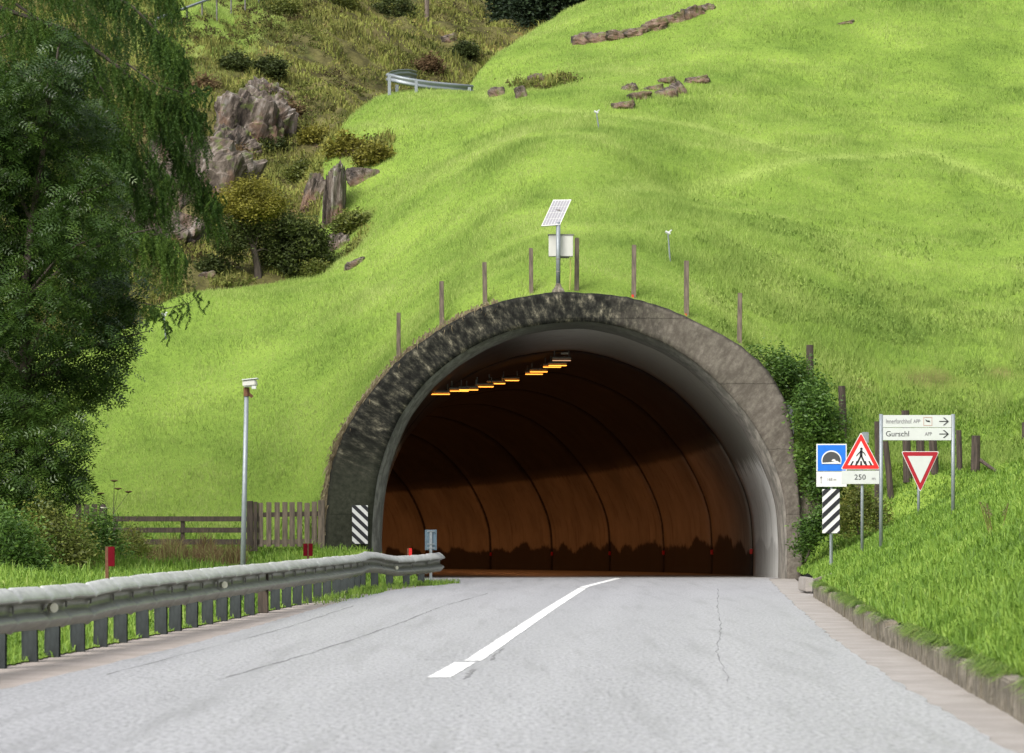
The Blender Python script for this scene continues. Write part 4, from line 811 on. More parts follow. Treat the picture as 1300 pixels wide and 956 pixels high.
# ------------------------------------------------------------------ guardrail
gd = empty('guardrail', (-4.8, 29.3, 0), 0, 'long weathered double-wave guardrail curving along the left road edge', 'guardrail')
PR = [(-.05, .425), (-.03, .425), (-.005, .415), (.05, .365), (.095, .318), (.10, .30), (.09, .29), (.0, .262), (-.02, .25), (-.02, .175), (-.005, .162), (.06, .118), (.078, .10), (.075, .085), (.0, .012), (-.02, -.002), (-.03, -.005)]
ysr = np.unique(np.r_[np.arange(10, 70.01, .07), 70]); pts = np.stack([RAILX(ysr), ysr], -1)
for _ in range(6): pts[1:-1] = .25*pts[:-2]+.5*pts[1:-1]+.25*pts[2:]
postY = [8.9+1.36*i for i in range(0, 15)]; postY = [y for y in postY if y < 28.6]+[29.3, 30.7, 31.8, 33.1, 34.4, 35.6, 37, 38.3, 39.4, 40.7, 42, 43.3, 44.6, 46]+[47.5+1.4*i for i in range(16)]
V = []
for i, (x, y) in enumerate(pts):
    d = pts[min(i+1, len(pts)-1)]-pts[max(i-1, 0)]; d /= np.hypot(*d); nx_, ny_ = d[1], -d[0]
    top = np.interp(y, [10, 29, 33, 34.5, 38, 50, 58, 61, 62.8, 64, 66, 68, 70], [.76, .765, .735, .765, .77, .765, .76, .755, .79, .765, .66, .67, .70])
    kink = .045*math.exp(-min(abs(y-p) for p in postY)**2/.004); w = .012*math.sin(y*1.3)+kink*.3
    seg = int((y-10)/4.08) % 2*.004
    for a, h in PR:
        a2 = a*(1-.0)-kink*.55*(a > .03)+w+seg; V.append((x+nx_*a2+4.8, y+ny_*a2-29.3, top-.425+h-.45*kink+.006*float(vn(y*1.9, a*20, 60))))
k = len(PR); Fc = [(i*k+j, i*k+j+1, (i+1)*k+j+1, (i+1)*k+j) for i in range(len(pts)-1) for j in range(k-1)]
r_ = np_obj('rail', V, Fc, M['rail'], gd, smooth=True, attrs={'painted_toplight': [1, 1, 1, 1, .8, .45, .1, 0, 0, 0, 0, .2, .45, .2, 0, 0, 0]*len(pts)}); md = r_.modifiers.new('thick', 'SOLIDIFY'); md.thickness = .006  # profile weights: painted highlights on both bulges, painted shade elsewhere
pm = MB(); pm.box((-.07, 0, .0), (.012, .12, .8)); pm.box((0, -.05, 0), (.15, .012, .8)); pm.box((0, .05, 0), (.15, .012, .8)); post0 = None
for y in postY:
    if y > 69: continue
    if post0 is None: post0 = pm.build('post', M['post_steel'], gd); o = post0
    else: o = post0.copy(); COL.objects.link(o)
    topz = float(np.interp(y, [10, 62, 66, 70], [.66, .66, .5, .6])); xx = float(RAILX(y))-.12
    o.location = (xx+4.8, y-29.3, topz-.4); o.rotation_euler = (random.uniform(-.02, .02), random.uniform(-.02, .02), random.uniform(-.06, .06))
for u, Y in ((27, 30.9), (288, 42.2), (512, 65.5)):
    x_ = float(RAILX(Y)); z_ = .53 if Y < 60 else .42; b = MB(); b.tube([(x_+4.8+.05, Y-29.3, z_), (x_+4.8+.09, Y-29.3-.05, z_)], .048 if Y < 50 else .04, 14); b.build('reflector', M['cream'], gd)
b = MB()
for y in postY:
    if y < 69: b.box((float(RAILX(y))+4.8+.02, y-29.3, float(np.interp(y, [10, 62, 66, 70], [.55, .55, .41, .5]))), (.02, .03, .07))
b.build('bolt', M['boxdark'], gd)
for i in range(1, 15):
    pass
o = Vector((RAILX(47.2)-.02-.06, 47.2, 0)); b = MB(); b.box((0, 0, .3), (.16, .12, .62)); ob = b.build('wooden_stake', M['wood_dark'], None, .012); ob.location = o; tag(ob, 'short brown wooden stake wedged among the grey guardrail posts', 'stake')

# ------------------------------------------------------------------ small roadside things
def delineator(u, v0, v1, Y, w, label, two=False, group='red marker plates behind the guardrail', mat='reflector_red'):
    g = drop(u, Y) if Y < 76 else P(u, 735, Y); r = empty('marker_post', g, 0, label, 'marker post', group); s = Y/F
    zt = EYE+(663-v0)*s-g.z; zb = EYE+(663-v1)*s-g.z; b = MB(); b.box((-(w*s/2+.02) if not two else 0, .03, (zt+.0)/2-.05), (.045, .04, zt+.1)); b.build('post', M['rust'], r)
    if two:
        for sx in (-1, 1): b = MB(); b.box((sx*w*s*.32, 0, (zt+zb)/2), (w*s*.46, .02, zt-zb)); b.build('plate', M[mat], r, .004)
    else: b = MB(); b.box((0, 0, (zt+zb)/2), (w*s, .02, zt-zb)); b.build('plate', M[mat], r, .004)
delineator(141.5, 694, 719, 43, 8.5, 'red plate on a thin rusty post in the grass near the ash tree')
delineator(391, 690, 706, 63, 11, 'pair of small dark red plates side by side at the picket gate', True)
delineator(521, 696, 706, 71.5, 4, 'small bright red plate behind the guardrail end', mat='red')
# camera pole
o = drop(307, 50); cp = empty('camera_pole', o, 0, 'slender grey pole with a small pale sensor box on top, behind the guardrail', 'pole')
t = P(313, 500, 50)-o; b = MB(); b.tube([(0, 0, -.2), t], [.045, .036], 12); b.build('pole', M['galv'], cp, smooth=True)
b = MB(); b.tube([t-Vector((0, 0, .04)), t+Vector((0, 0, .1))], .05, 10); b.box(t+Vector((.06, 0, -.02)), (.1, .03, .05), Matrix.Rotation(.7, 3, 'Y')); b.build('bracket', M['rust'], cp)
b = MB(); b.box(t+Vector((.055, 0, .17)), (.22, .3, .11), Matrix.Rotation(-.1, 3, 'Y')); b.build('sensor_box', M['boxgrey'], cp, .02)
b = MB(); b.box(t+Vector((.06, 0, .235)), (.25, .34, .015), Matrix.Rotation(-.1, 3, 'Y')); b.box(t+Vector((.13, -.1, .1)), (.07, .08, .05)); b.build('sun_shield', M['signgrey'], cp)
# back of sign at the rail end
Y = 69.4; g = Vector(((547-650)*Y/F, Y, 0)); bs = empty('marker_sign_back', g, 0, 'blue-grey plate seen from behind at the end of the guardrail', 'sign'); s = Y/F; zt = EYE+(663-672.5)*s; zb = EYE+(663-698.5)*s
b = MB(); b.box((0, 0, (zt+zb)/2), (15*s, .02, zt-zb)); b.build('plate', M['backplate'], bs, .004)
b = MB(); b.box((0, -.03, (zt-.03)/2), (.06, .03, zt-.03)); b.build('post', M['galv'], bs)
for zz in (zt-.03, zb+.14, zb+.05): b = MB(); b.box((0, -.05, zz), (.17, .012, .02)); b.build('clamp', M['galv'], bs)
# striped hazard boards
def hazard(c, w, h, name, label, flip, post=None, n=4):
    r = empty(name, c, 0, label, 'sign', 'striped hazard boards at the tunnel mouth'); b = MB(); b.box((0, 0, 0), (w, .02, h)); b.build('board', M['white'], r, .003)
    b = MB(); p = h/n; sl = w*.95
    for k in range(-2, n+2):
        z0 = -h/2+k*p+p*.28; poly = [(-w/2, z0), (w/2, z0+sl), (w/2, z0+sl+p*.5), (-w/2, z0+p*.5)]
        poly = clip(poly, -h/2, h/2)
        if len(poly) > 2: b.prism(poly, -.0125, -.016, (lambda a, c_, d: (-a if flip else a, d, c_)))
    b.build('stripe', M['black'], r)
    if post: b = MB(); b.tube([(0, .03, -h/2-post), (0, .03, h/2)], .03, 10); b.build('post', M['galv'], r)
    return r
def clip(poly, lo, hi):
    for lim, sgn in ((lo, 1), (hi, -1)):
        out = []
        for i in range(len(poly)):
            a, b_ = poly[i-1], poly[i]; ia = sgn*(a[1]-lim) >= 0; ib = sgn*(b_[1]-lim) >= 0
            if ia != ib: t = (lim-a[1])/(b_[1]-a[1]); out.append((a[0]+t*(b_[0]-a[0]), lim))
            if ib: out.append(b_)
        poly = out
        if len(poly) < 3: return []
    return poly
hazard(P(457, 666, 75.7), px(20, 75.7), px(49, 75.7), 'hazard_board', 'black and white striped board fixed to the left leg of the portal', True)
hazard(P(1055, 649, 65.6), px(22, 65.6), px(56, 65.6), 'hazard_board', 'black and white striped board on a post under the blue tunnel sign', False, .75)
# tunnel sign
def quad(b, x0, x1, z0, z1, d0, d1): b.box(((x0+x1)/2, (d0+d1)/2, (z0+z1)/2), (x1-x0, abs(d1-d0), z1-z0))
Y = 66.; s = Y/F; g = drop(1056, Y); ts = empty('tunnel_sign', g, 0, 'square blue sign showing a tunnel with a white distance panel below', 'sign')
def S(u, v): p = P(u, v, Y)-g; return p.x, p.z
x0, z1 = S(1036.5, 563.5); x1, z0 = S(1075, 618); zm = S(0, 598.5)[1]
b = MB(); quad(b, x0, x1, zm, z1, 0, .02); b.build('panel', M['white'], ts, .004)
b = MB(); quad(b, x0+.025, x1-.025, zm+.01, z1-.025, -.001, -.006); b.build('blue_field', M['signblue'], ts)
def arc(cx, cz, r, n=22, a0=0, a1=math.pi): return [(cx+r*math.cos(a0+(a1-a0)*i/n), cz+r*math.sin(a0+(a1-a0)*i/n)) for i in range(n+1)]
fn = lambda a, c, d: (a, d, c)
cx, cz = S(1055.5, 588.5); R = px(12.8, Y)
def arch(R, top=1.): p = arc(cx, cz+R*.3, R); return p+[(cx-R*.95, cz-.012), (cx+R*.95, cz-.012)]
b = MB(); b.prism(arch(R), -.007, -.010, fn); b.build('arch_outline', M['white'], ts)
b = MB(); b.prism(arch(R*.9), -.0105, -.013, fn); b.build('tunnel_symbol', M['darkgrey'], ts)
b = MB(); b.prism([(cx-R*.93, cz-.006), (cx+R*.93, cz-.006), (cx+R*.9, cz+.01), (cx+R*.55, cz+.06), (cx-.0, cz+.03), (cx-R*.93, cz+.015)], -.0135, -.016, fn); b.prism(arc(cx+R*.22, cz+.05, .045), -.0165, -.018, fn); b.build('road_symbol', M['white'], ts)
b = MB(); quad(b, x0, x1, z0, zm-.006, 0, .02); b.build('distance_panel', M['white'], ts, .003)
text('distance_text', '168 m', .10, M['greytext'], ts, ((x0+x1)/2, -.003, (z0+zm)/2-.01), .8)
def arrow_up(b, cx, cz, h): quad(b, cx-.006, cx+.006, cz-h/2, cz+h/2-.02, -.001, -.004); b.prism([(cx-.028, cz+h/2-.05), (cx+.028, cz+h/2-.05), (cx, cz+h/2)], -.0045, -.006, fn)
b = MB(); arrow_up(b, x0+.1, (z0+zm)/2-.01, .16); arrow_up(b, x1-.09, (z0+zm)/2-.01, .16); b.build('arrow', M['greytext'], ts)
b = MB(); b.tube([(0, .05, -.3), (0, .05, z1-.05)], .03, 10); b.build('post', M['galv'], ts)
# pedestrian warning triangle
Y = 64.; s = Y/F; g = drop(1094.5, Y); ws = empty('pedestrian_sign', g, 0, 'red-edged triangle with a walking figure above a 250 m panel', 'sign')
xl, zb = S(1067.2, 596); xr, _ = S(1118, 596); xt, zt = S(1093.2, 548.5)
def rtri(pts, r, n=5):
    out = []; m = len(pts)
    for i in range(m):
        p = Vector(pts[i]); a = (Vector(pts[i-1])-p).normalized(); b_ = (Vector(pts[(i+1) % m])-p).normalized(); p0 = p+a*r; p1 = p+b_*r
        for k in range(n+1): t = k/n; out.append(tuple(p0.lerp(p, t).lerp(p.lerp(p1, t), t)))
    return out
def inset(pts, f):
    c = Vector((sum(p[0] for p in pts)/3, sum(p[1] for p in pts)/3)); return [tuple(c+(Vector(p)-c)*f) for p in pts]
T = [(xl, zb), (xr, zb), (xt, zt)]
b = MB(); b.prism(rtri(T, .05), 0, .02, fn); b.build('panel', M['white'], ws)
b = MB(); b.prism(rtri(inset(T, .95), .045), -.001, -.005, fn); b.build('red_border', M['red'], ws)
b = MB(); b.prism(rtri(inset(T, .65), .01), -.0055, -.008, fn); b.build('white_field', M['white'], ws)
cx = xt; cz = zb+.085; H_ = .36; b = MB()
def limb(p, q_, w): 
    a = Vector(p); c = Vector(q_); d = (c-a).normalized(); nn = Vector((-d.y, d.x))*w/2; b.prism([tuple(a+nn), tuple(a-nn), tuple(c-nn), tuple(c+nn)], -.0085, -.011, fn)
b.prism(arc(cx+.005, cz+.345, .028, 12, 0, 2*math.pi*.96), -.0085, -.011, fn)
limb((cx, cz+.315), (cx, cz+.19), .055); limb((cx, cz+.21), (cx-.085, cz+.04), .035); limb((cx, cz+.21), (cx+.08, cz+.03), .035); limb((cx, cz+.30), (cx-.07, cz+.23), .022); limb((cx-.07, cz+.23), (cx-.1, cz+.19), .02); limb((cx, cz+.30), (cx+.07, cz+.25), .022); limb((cx+.07, cz+.25), (cx+.09, cz+.2), .02)
b.build('walking_figure', M['black'], ws)
for k in range(-2, 3): b = MB(); x_ = cx+k*.075+k*.02; b.prism([(x_-.02+k*.012, cz-.0), (x_+.02+k*.012, cz-.0), (x_+.014-k*.012+k*.0, cz+.09), (x_-.018-k*.012, cz+.09)], -.0085 if abs(k) == 2 else -.0115, -.011 if abs(k) == 2 else -.013, fn); b.build('crossing_bar', M['black'], ws)
px0, pz1 = S(1068.5, 597.5); px1, pz0 = S(1116.5, 614.5)
b = MB(); quad(b, px0, px1, pz0, pz1, 0, .02); b.build('distance_panel', M['signgrey'], ws, .004)
text('distance_text', '250', .155, M['black'], ws, ((px0+px1)/2-.01, -.003, (pz0+pz1)/2), 1.05); text('unit_text', 'm', .10, M['greytext'], ws, (px1-.12, -.003, (pz0+pz1)/2-.025), 1.1)
b = MB(); quad(b, xt+.02, xt+.02+px(9, Y), zt-px(14, Y), zt-.0, .045, .06); b.build('back_plate', M['galv'], ws, .006)
b = MB(); b.tube([(0.01, .08, -.3), (0.01, .08, zt-.1)], .033, 10); b.build('post', M['galv'], ws, smooth=True)
# direction sign
Y = 60.; s = Y/F; g = drop(1164, Y); dsn = empty('direction_sign', g, 0, 'double white direction board with black arrows on two grey posts', 'sign')
x0, zt = S(1121, 527); x1, zb = S(1208, 559); zm = S(0, 543)[1]
for a, b_, nm in ((zm+.004, zt, 'upper_board'), (zb, zm-.004, 'lower_board')):
    b = MB(); quad(b, x0, x1, a, b_, 0, .025); b.build(nm, M['signgrey'], dsn, .004)
for u, lo in ((1118.8, 696), (1210.3, 636)):
    xx, _ = S(u, 0); gz = hz(g.x+xx, Y)-g.z; b = MB(); b.tube([(xx, .03, gz-.25), (xx, .03, zt+.02)], .038, 12); b.build('post', M['galv'], dsn, smooth=True)
def arrow(b, cx, cz, w, h):
    quad(b, cx-w/2, cx+w/2-.03, cz-.009, cz+.009, -.001, -.004)
    for sg in (-1, 1): b.prism([(cx+w/2-.03, cz), (cx+w/2, cz), (cx+w/2-.09, cz+sg*h), (cx+w/2-.12, cz+sg*h)], -.0045, -.006, fn)
for a, b_ in ((zm, zt), (zb, zm)): b = MB(); arrow(b, x1-.145, (a+b_)/2, .19, .075); b.build('arrow', M['black'], dsn)
text('place_text', 'Innerforchhof', .13, M['greytext'], dsn, (x0+.05, -.003, (zm+zt)/2), .70, 'LEFT'); text('place_text', 'Gurschl', .15, M['black'], dsn, (x0+.05, -.003, (zb+zm)/2), .98, 'LEFT')
text('app_text', 'APP', .10, M['greytext'], dsn, (x0+.66, -.003, (zm+zt)/2), .8); text('app_text', 'APP', .10, M['greytext'], dsn, (x0+.885, -.003, (zb+zm)/2), .8)
cz = (zm+zt)/2; fx0, fx1 = x0+.79, x0+.96; b = MB()
for (a, b2, c, d) in ((fx0, fx1, cz+.075, cz+.085), (fx0, fx1, cz-.085, cz-.075), (fx0, fx0+.01, cz-.075, cz+.075), (fx1-.01, fx1, cz-.075, cz+.075)): quad(b, a, b2, c, d, -.001, -.004)
b.build('pictogram_frame', M['palebrown'], dsn)
b = MB(); c = (fx0+fx1)/2; b.prism([(c-.055, cz+.04), (c-.03, cz+.0), (c+.01, cz-.012), (c+.05, cz-.015), (c+.03, cz+.02), (c-.01, cz+.018)], -.001, -.004, fn); b.build('pictogram', M['black'], dsn)
# give way
Y = 72.; s = Y/F; g = drop(1166, Y); yw = empty('give_way_sign', g, 0, 'downward pointing red and white give way triangle on a thin post', 'sign')
T = [S(1144, 573), S(1192.5, 573), S(1168.3, 625)][::-1]
b = MB(); b.prism(rtri(T, .06), 0, .02, fn); b.build('panel', M['white'], yw)
b = MB(); b.prism(rtri(inset(T, .96), .055), -.001, -.005, fn); b.build('red_border', M['darkred'], yw)
b = MB(); b.prism(rtri(inset(T, .66), .01), -.0055, -.008, fn); b.build('white_field', M['signgrey'], yw)
b = MB(); xx = S(1166.5, 0)[0]; b.tube([(xx, .05, -.3), (xx, .05, S(0, 585)[1])], .034, 10); b.build('post', M['galv'], yw, smooth=True)

# ------------------------------------------------------------------ stakes above the portal
gs = 'wooden stakes round the tunnel portal'
labs = ['lowest thin stake left of the arch', 'second thin stake from the left above the arch', 'tall stake left of the solar panel pole', 'slim stake just left of the solar panel pole', 'stake right beside the solar panel pole', 'tall stake right of the solar panel', 'stake on the right slope of the arch', 'rightmost thin stake standing on the arch']
for (u, u2, vt, vb, w), lab in zip(((506, 506, 397, 462, 5.5), (560.5, 561, 357, 419, 6), (615, 616, 333, 393, 6), (674, 674.5, 315, 378, 5.5), (732.5, 732, 302, 376, 6), (805, 804.5, 311, 380, 6), (871.5, 871.5, 331, 404, 6.5), (939.5, 938.5, 372, 440, 6)), labs):
    Y = 77.4; s = Y/F; c = P(u2, vb+4, Y); t = P(u, vt, Y); r = empty('fence_stake', c, 0, 'weathered '+lab, 'stake', gs); b = MB(); w_ = w*s
    d = t-c; rot = Vector((0, 0, 1)).rotation_difference(d.normalized()).to_matrix(); b.box(d/2, (w_, w_, d.length), rot, .92); b.build('stake', M['wood'], r, .008)
    if vb in (376, 380, 419, 404): b = MB(); b.box((-.03, -w_/2-.01, .12), (w_*.5, .012, .14)); b.build('red_tag', M['red'], r)
gp = 'old fence posts behind the road signs'
for (u, u2, vt, vb, w, Y, lab) in ((1028, 1028, 438, 476, 10, 78.3, 'short dark post on the bank above the climbing shrub'), (1068.5, 1070, 490, 548, 10, 77.5, 'post rising from the shrubs above the blue tunnel sign'), (1113.5, 1115, 535, 640, 8, 75.5, 'dark post hidden behind the left post of the direction sign'), (1124, 1131, 560, 623, 8, 75.4, 'leaning reddish post left of the give way sign'), (1149, 1152, 521, 600, 10.5, 75.6, 'tall post poking out above the direction board'), (1168, 1168, 552, 600, 11, 75.8, 'post right behind the give way triangle'), (1184, 1187, 558, 622, 11, 75.5, 'thick post right of the give way triangle'), (1217, 1218, 546, 614, 7.5, 75.8, 'thin grey post right of the direction board'), (1239, 1237, 553, 622, 12, 75.5, 'thick dark post with a broken rail sticking out'), (1301, 1301, 536, 560, 8, 77.5, 'post cut by the right edge of the photo'), (1091, 1090, 600, 655, 9, 75.2, 'post hidden behind the pedestrian warning sign'), (1113, 1114, 616, 640, 7, 73.5, 'low stump between the warning and direction signs')):
    c = P(u2, vb, Y); gz = hz(c.x, Y); c.z = min(c.z, gz-.02) if gz < c.z+.6 else c.z-.1; t = P(u, vt, Y); r = empty('fence_post', c, 0, lab, 'post', gp); d = t-c; rot = Vector((0, 0, 1)).rotation_difference(d.normalized()).to_matrix(); w_ = px(w, Y)
    b = MB(); b.tube([(0, 0, 0), d*.5+Vector((.01, 0, 0)), d], [w_*.52, w_*.5, w_*.46], 9); b.build('post_shaft', M['wood_dark'], r)
    if 'broken' in lab: b = MB(); q0 = P(1243, 583, Y)-c; q1 = P(1271, 603, Y-.6)-c; b.tube([q0, q1], [.05, .035], 7); b.build('rail', M['wood_dark'], r)
# solar panel
Y = 76.4; s = Y/F; g = P(708.5, 371, Y); so = empty('solar_mast', g, 0, 'grey mast with tilted solar panel and control cabinet on top of the arch', 'solar panel')
def L(u, v, dy=0.): p = P(u, v, Y+dy)-g; return p
b = MB(); b.tube([L(708.7, 370), L(708.7, 282)], .055, 14)
b.build('mast', M['galv'], so, smooth=True)
b = MB(); b.tube([L(708.7, 371.5), L(708.7, 369.5), L(708.7, 364), L(708.7, 360)], [.17, .16, .085, .06], 14); b.build('foot_cone', M['kerb'], so, smooth=False)
for v in (329, 345, 361): b = MB(); b.tube([L(708.7, v+.8), L(708.7, v-.8)], .06, 12); b.build('band', M['boxdark'], so)
b = MB(); c = (L(698, 299, .25)+L(726, 326, .25))/2; b.box(c, (px(31, Y), .22, px(27, Y))); b.build('cabinet', M['boxgrey'], so, .008)
b = MB(); b.box(c+Vector((0, 0, px(14.2, Y))), (px(33, Y), .26, .02)); b.box(c+Vector((.06, 0, -px(14.5, Y))), (.3, .1, .03)); b.build('cabinet_lid', M['boxdark'], so)
b = MB(); b.tube([L(724, 328, .25), L(724.5, 345, .3), L(723, 368, .3)], .016, 6); b.build('cable', M['yellow_cable'], so)
# tilted panel: a rectangle 0.47 x 0.95 m leaning back
A0, A1, A2, A3_ = L(687, 287, -.15), L(711, 285.3, -.05), L(725.5, 253.2, .35), L(702.3, 253.6, .25)
ex = (A1-A0); ey = (A3_-A0); me_c = (A0+A1+A2+A3_)/4; X_ = ex.normalized(); nrm = ex.cross(ey).normalized(); W_, H2 = ex.length, ey.length
b = MB(); vs = [A0, A1, A2, A3_]; b.add([v_+nrm*.0 for v_ in vs]+[v_-nrm*.035*(1 if nrm.y < 0 else -1) for v_ in vs], [(0, 1, 2, 3), (7, 6, 5, 4), (0, 4, 5, 1), (1, 5, 6, 2), (2, 6, 7, 3), (3, 7, 4, 0)]); b.build('panel_frame', M['white'], so)
nn = nrm if nrm.y < 0 else -nrm; cells = MB()
for i in range(6):
    for j in range(4):
        a0, a1, c0, c1 = .04+i*.155, .04+i*.155+.125, .03+j*.238, .03+j*.238+.222
        pt = lambda a, c_: (A0.lerp(A1, a)).lerp(A3_.lerp(A2, a), c_)+nn*.003
        cells.add([pt(a0, c0), pt(a1, c0), pt(a1, c1), pt(a0, c1)], [(0, 1, 2, 3)])
M['cell'] = simple('solar_cell', (.33, .32, .35), .3, 0, .1, 9, bmp=0); cells.build('solar_cells', M['cell'], so)
b = MB(); b.tube([L(708.7, 283), me_c-nn*.04], .03, 8); b.box(me_c-nn*.05, (.2, .03, .2)); b.build('tilt_bracket', M['boxdark'], so)

# ------------------------------------------------------------------ fence at left
Y = 74.6; s = Y/F; g = drop(360, Y); fg = empty('picket_gate', g, 0, 'grey picket panel beside the left leg of the portal', 'fence'); rx = lambda u, v, dy=0: P(u, v, Y+dy)-g
for k, u in enumerate((331, 341.5, 352, 361.5, 371, 380.5, 390, 399)):
    vt = 637+random.uniform(-1, 1.5); p = rx(u, vt); q_ = rx(u+random.uniform(-.5, .5), 694); b = MB(); b.box((p+q_)/2, (px(6.6, Y), .025, (p-q_).length)); b.build('picket', M['wood'], fg, .004)
for v, mt in ((654, 'wood_dark'), (689, 'wood')): b = MB(); b.box((rx(320, v, .03)+rx(404, v-2, .03))/2, (px(88, Y), .05, px(6, Y)), Matrix.Rotation(-.02, 3, 'Y')); b.build('rail', M[mt], fg, .006)
for u, w, vt in ((317.5, 8, 636), (324.5, 5, 637), (408, 8.5, 635)):
    p = rx(u, vt, -.02); q_ = rx(u, 700, -.02); b = MB(); b.box((p+q_)/2, (px(w, Y), .1, (p-q_).length)); b.build('post', M['wood'] if u > 400 else M['wood_dark'], fg, .01)
g = drop(230, Y); rfn = empty('rail_fence', g, 0, 'low brown fence of three horizontal boards left of the picket panel', 'fence'); rx = lambda u, v, dy=0: P(u, v, Y+dy)-g
for va, vb_, w, mt in ((658.5, 659, 6.5, 'wood_dark'), (672.5, 673.5, 6.5, 'wood_dark'), (688, 688, 7, 'rust')):
    a = rx(143, va); c = rx(330, vb_); b = MB(); b.box((a+c)/2, ((a-c).length, .03, px(w, Y))); b.build('board', M['wood_dark'], rfn, .004)
for u in (147, 232): p = rx(u, 657, .05); q_ = rx(u, 702, .05); b = MB(); b.box((p+q_)/2, (.1, .07, (p-q_).length)); b.build('post', M['wood_dark'], rfn, .006)
g = drop(118, Y); sf = empty('short_picket_fence', g, 0, 'few dark upright pickets half hidden by the small rounded shrub', 'fence'); rx = lambda u, v, dy=0: P(u, v, Y+dy)-g
for u in (100, 110, 120): p = rx(u, 640); q_ = rx(u, 700); b = MB(); b.box((p+q_)/2, (px(7, Y), .03, (p-q_).length)); b.build('picket', M['wood_dark'], sf, .004)
b = MB(); b.tube([rx(131, 700), rx(131, 645), rx(131, 640)], [.11, .1, .05], 10); b.build('post', M['wood_dark'], sf)
b = MB(); b.tube([rx(131, 645.2), rx(131, 643.8)], .115, 12); b.build('white_band', M['cream'], sf)
b = MB(); b.box(rx(108, 655, .03), (px(32, Y), .03, .09)); b.build('rail', M['wood_dark'], sf)

# ------------------------------------------------------------------ hilltop guardrail, hillside stakes, pole
pA = [(600, 112.5, 107.6), (570, 110, 107), (545, 107.5, 106.6), (528, 105, 106.4), (510, 101.5, 106.4), (498, 98.5, 106.6), (492, 97.5, 107.2), (498, 94.5, 108.3), (508, 92.5, 109.3), (520, 92.2, 110), (530, 95, 110.6)]
hg = empty('hilltop_guardrail', P(545, 118, 107), 0, 'short pale guardrail bending round the track on the hilltop', 'guardrail'); g = hg.location
pts = [P(*p)-g for p in pA]
b = MB()
V = []; prof = [(0, .13), (-.045, .10), (-.045, .065), (0, .02), (0, -.02), (-.045, -.065), (-.045, -.10), (0, -.13)]
for i, p in enumerate(pts):
    d = (pts[min(i+1, len(pts)-1)]-pts[max(i-1, 0)]).normalized(); nrm = Vector((-d.y, d.x, 0)) if True else None
    for a, h in prof: V.append(p-nrm*a+Vector((0, 0, h-.02)))
k = len(prof); r_ = np_obj('rail', [tuple(v) for v in V], [(i*k+j, i*k+j+1, (i+1)*k+j+1, (i+1)*k+j) for i in range(len(pts)-1) for j in range(k-1)], M['galv'], hg); md = r_.modifiers.new('thick', 'SOLIDIFY'); md.thickness = .02
for (u, v, vb_, Y) in ((596, 111, 140, 107.1), (528.5, 103, 130, 106.1), (494.5, 95, 122, 106.3), (504, 108, 118, 108)):
    t = P(u, v, Y)-g; q_ = P(u, vb_+3, Y)-g; b = MB(); b.box((t+q_)/2+Vector((0, -.06, 0)), (px(4, Y), .09, (t-q_).length)); b.build('post', M['galv'], hg, .006)
gk = 'thin metal markers in the meadow'
for (u0, v0, u1, v1, lab) in ((851, 333, 848, 295, 'thin metal marker with a small head right of the solar panel'), (761, 165, 757, 142, 'thin metal marker just below the upper track'), (211, 432, 208, 399, 'thin metal marker by the hanging larch tips')):
    q_ = land(u0, v0, 79); t = P(u1, v1, q_.y); r = empty('meadow_marker', q_, 0, lab, 'marker', gk); b = MB(); b.tube([(0, 0, -.1), t-q_], [.025, .02], 7); b.build('rod', M['galv'], r)
    b = MB(); e = t-q_; b.tube([e-Vector((.07, 0, -.02)), e+Vector((.06, 0, -.04))], .035, 7); b.tube([e+Vector((.02, 0, 0)), e+Vector((.10, 0, .06))], .02, 6); b.build('head', M['signgrey'], r)
q_ = land(542, 28, 100); r = empty('telegraph_pole', q_, 0, 'wooden telegraph pole cut off by the top edge on the brown slope', 'pole'); b = MB(); b.tube([(0, 0, -.3), (0, 0, 5.5)], [.11, .08], 9); b.build('shaft', M['wood'], r); b = MB(); b.box((0, 0, 5.), (1.1, .08, .1)); b.build('crossarm', M['wood'], r)
a = land(200, 45, 100); c = land(330, -4, 100); n = 14; b = MB(); cab = []
for i in range(n+1):
    t = i/n; x_ = lerp(a.x, c.x, t); y_ = lerp(a.y, c.y, t)-.6; cab.append(Vector((x_, y_, lerp(a.z, c.z, t)+.55)))
r = empty('track_railing', a, 0, 'thin pale railing crossing the grassy slope behind the larch top', 'railing'); b.tube([p-a for p in cab], .055, 6); b.build('rail', M['galv'], r)
for i in range(0, n+1, 2): b = MB(); b.tube([cab[i]-a, cab[i]-a-Vector((0, 0, 1.1))], .035, 6); b.build('post', M['boxdark'], r)

# ------------------------------------------------------------------ kerb and drain
V = MB(); y = 10.
while y < 57.5:
    l = random.uniform(.85, 1.1); gap = .015; h = random.uniform(.20, .26); x_ = float(KF(y+l/2)); ang = math.atan2(float(KF(y+l)-KF(y)), l)
    V.box((x_+.07+random.uniform(-.012, .012), y+l/2, h/2-.05), (.15, l-gap, h+.1), Matrix.Rotation(-ang+random.uniform(-.01, .01), 3, 'Z') @ Matrix.Rotation(random.uniform(-.04, .04), 3, 'Y')); y += l
kb = V.build('kerb', M['kerb'], None, .018); tag(kb, kind='structure')
bm = bmesh.new(); bm.from_mesh(kb.data); bmesh.ops.subdivide_edges(bm, edges=[e for e in bm.edges if e.calc_length() > .1], cuts=5, use_grid_fill=True)
for v in bm.verts:
    p = v.co; v.co.x += .012*float(vn(p.y*5, p.z*9, 70)); v.co.z += .014*float(vn(p.y*4, p.x*9, 71))
bm.to_mesh(kb.data); bm.free()
o = Vector((5.83, 60.3, 0)); dr = empty('drain_spout', o, 0, 'pale concrete drain spout at the far end of the kerb', 'drain')
